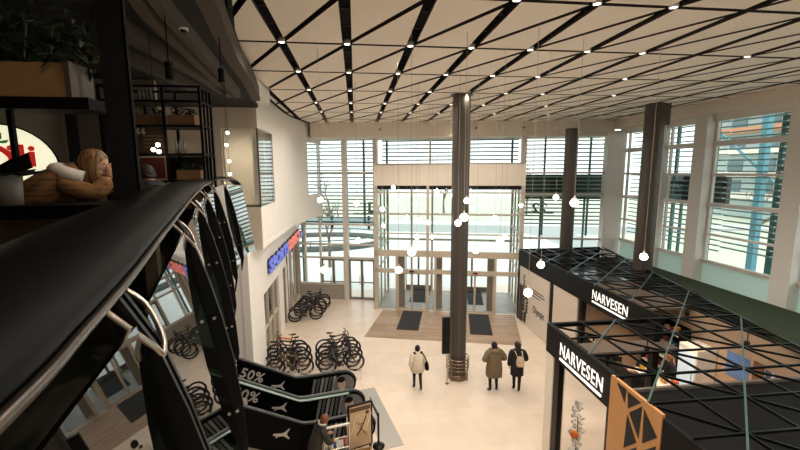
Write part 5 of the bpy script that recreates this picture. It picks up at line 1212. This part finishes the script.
body(J, p, face=FC, hands=((.3, 1, 0), (-.2, .1, 1)), trousers=mat('blue_jeans', '#2c3444', .8))
m = bpy.data.materials.new('brown_check'); m.use_nodes = True; nt = m.node_tree; bs = nt.nodes['Principled BSDF']; bs.inputs['Roughness'].default_value = .9
tc = nt.nodes.new('ShaderNodeTexCoord'); ws = []
for ang in ((0, 0, 0), (0, PI/2, 0), (PI/2, 0, PI/2)):
    mp = nt.nodes.new('ShaderNodeMapping'); mp.inputs['Rotation'].default_value = ang; wv = nt.nodes.new('ShaderNodeTexWave'); wv.inputs['Scale'].default_value = 7; wv.inputs['Distortion'].default_value = .4
    nt.links.new(tc.outputs['Object'], mp.inputs[0]); nt.links.new(mp.outputs[0], wv.inputs['Vector']); ws.append(wv)
mm = nt.nodes.new('ShaderNodeMath'); mm.operation = 'MULTIPLY'; nt.links.new(ws[0].outputs['Fac'], mm.inputs[0]); nt.links.new(ws[1].outputs['Fac'], mm.inputs[1])
cr = nt.nodes.new('ShaderNodeValToRGB'); cr.color_ramp.elements[0].color = lin('#80592f'); cr.color_ramp.elements[1].color = lin('#553a20'); nt.links.new(mm.outputs[0], cr.inputs[0]); nt.links.new(cr.outputs[0], bs.inputs['Base Color'])
JK = m
ax = Vector((1, 0, 0))
def lean(c, rx, ry, d): d = Vector(d).normalized(); return (c, rx, ry, (1, 0, 0), tuple(Vector((1, 0, 0)).cross(d)*-1))
garment('jacket', p, JK, [lean((0, -.36, .78), .2, .17, (0, .3, 1)), lean((0, -.3, .93), .205, .175, (0, .6, 1)), lean((0, -.18, 1.05), .2, .165, (0, 1, 1)), lean((0, -.06, 1.14), .21, .155, (0, 1, .8)), lean((0, .04, 1.205), .185, .125, (0, 1, .7)), lean((0, .1, 1.245), .11, .1, (0, 1, .7)), lean((0, .13, 1.265), .09, .085, (0, 1, .7))],
        [(((-.14, .03, 1.19), (-.2, .05, 1.17), J['el'], (-.13, .31, 1.13)), (.085, .06)), (((.12, .03, 1.16), (.16, .07, 1.13), J['er'], (.07, .32, 1.17)), (.078, .058))])
mb = MB(); mb.tube(catmull([(-.13, .16, 1.2), (-.14, .06, 1.235), (-.08, -.03, 1.265), (0, -.06, 1.275), (.08, -.03, 1.265), (.14, .06, 1.235), (.13, .16, 1.2)], 4), (.07, .065), 10); mb.build('hood', mat('white_fleece', '#d8cfc4', .9), p)
BL = bpy.data.materials.new('blond_hair'); BL.use_nodes = True; nt = BL.node_tree; bs = nt.nodes['Principled BSDF']; bs.inputs['Roughness'].default_value = .45
tc = nt.nodes.new('ShaderNodeTexCoord'); mp = nt.nodes.new('ShaderNodeMapping'); mp.inputs['Scale'].default_value = (60, 60, 4); nz = nt.nodes.new('ShaderNodeTexNoise'); nz.inputs['Scale'].default_value = 1; nz.inputs['Detail'].default_value = 3
cr = nt.nodes.new('ShaderNodeValToRGB'); cr.color_ramp.elements[0].position = .35; cr.color_ramp.elements[1].position = .68; cr.color_ramp.elements[0].color = lin('#3f2813'); cr.color_ramp.elements[1].color = lin('#a57a48')
nt.links.new(tc.outputs['Object'], mp.inputs[0]); nt.links.new(mp.outputs[0], nz.inputs['Vector']); nt.links.new(nz.outputs['Fac'], cr.inputs[0]); nt.links.new(cr.outputs[0], bs.inputs['Base Color'])
hair_cap(p, J, FC, BL, .0, 'hair', 1.05, .2)
hc = Vector(J['hd'])+Vector((0, -.005, .015)); rnd = random.Random(9); mb = MB(); rows = []
NA = 72; amp = [rnd.uniform(-.5, .5) for _ in range(NA+1)]
for q in range(15):
    row = []
    for k in range(NA+1):
        a = math.radians(-118+236*k/NA)                    # measured from the back of the head
        bx, by = math.sin(a), -math.cos(a)
        if q <= 6:
            th = PI*.5*q/6; r = math.sin(th); v = hc+Vector((.09*r*bx, .108*r*by, .12*math.cos(th)))
        else:
            f = (q-6)/8; am = amp[k]*.02*min(1, f*2)
            v = hc+Vector(((.09+.012*f-.02*f*f)*bx, (.108-.01*f)*by+.035*f*max(0, abs(bx)-.3), -.27*f))+Vector((bx*am, by*am, -abs(am)*1.2*f))
        row.append(v)
    rows.append(row)
mb.grid(rows, 0, True); solid(mb.build('hair', BL, p), .014)
bst = thing('bar_stool', 'black bar stool under the woman at the gallery counter', 'stool', (-2.62, 3.45, ZM)); MB().lathe([(0, .64), (.19, .64), (.2, .68), (.0, .69)]).build('seat', SATIN, bst)
for k in range(4):
    a = PI/4+k*PI/2; MB().tube([(.12*math.cos(a), .12*math.sin(a), .64), (.2*math.cos(a), .2*math.sin(a), 0)], .014, 6).build('leg', SATIN, bst)
MB().tube([(.16*math.cos(2*PI*k/24), .16*math.sin(2*PI*k/24), .3) for k in range(24)], .01, 6, closed=True).build('foot_ring', SATIN, bst)
# --- dark figure by the shelving
p = thing('person', 'dark-haired person in black sitting in front of the black shelving', 'person', (-2.7, 5.55, ZM), math.radians(60), 'people on the gallery')
J = dict(pel=(0, -.1, .8), spi=(0, -.08, .98), che=(0, -.04, 1.12), nb=(0, .0, 1.2), nk=(0, .02, 1.24), hd=(0, .05, 1.31), tp=(0, .055, 1.385), sl=(-.17, 0, 1.15), el=(-.24, .06, .95), wl=(-.14, .28, .93), sr=(.17, 0, 1.15), er=(.24, .06, .95), wr=(.14, .28, .93),
         hl=(-.1, -.08, .77), kl=(-.12, .3, .74), al=(-.12, .28, .32), tl=(-.12, .42, .28), hr=(.1, -.08, .77), kr=(.12, .3, .74), ar=(.12, .28, .32), tr=(.12, .42, .28))
body(J, p, face=(0, 1, -.2), hands=((.1, 1, 0), (-.1, 1, 0)))
garment('sweater', p, BCOAT, [((0, -.1, .76), .18, .15), ((0, -.08, .95), .175, .145), ((0, -.04, 1.1), .2, .145), ((0, .0, 1.18), .15, .11), ((0, .01, 1.225), .08, .075)], [(((-.14, 0, 1.15), (-.2, .01, 1.1), J['el'], (-.16, .22, .935)), (.075, .05)), (((.14, 0, 1.15), (.2, .01, 1.1), J['er'], (.16, .22, .935)), (.075, .05))])
hair_cap(p, J, (0, 1, -.2), HAIRD, .05, 'hair', 1.08, .3)
bst2 = thing('bar_stool', 'black bar stool under the dark-haired person by the shelving', 'stool', (-2.63, 5.5, ZM)); MB().lathe([(0, .6), (.18, .6), (.19, .63), (.0, .64)]).build('seat', SATIN, bst2)
for k in range(4):
    a = PI/4+k*PI/2; MB().tube([(.12*math.cos(a), .12*math.sin(a), .6), (.2*math.cos(a), .2*math.sin(a), 0)], .014, 6).build('leg', SATIN, bst2)
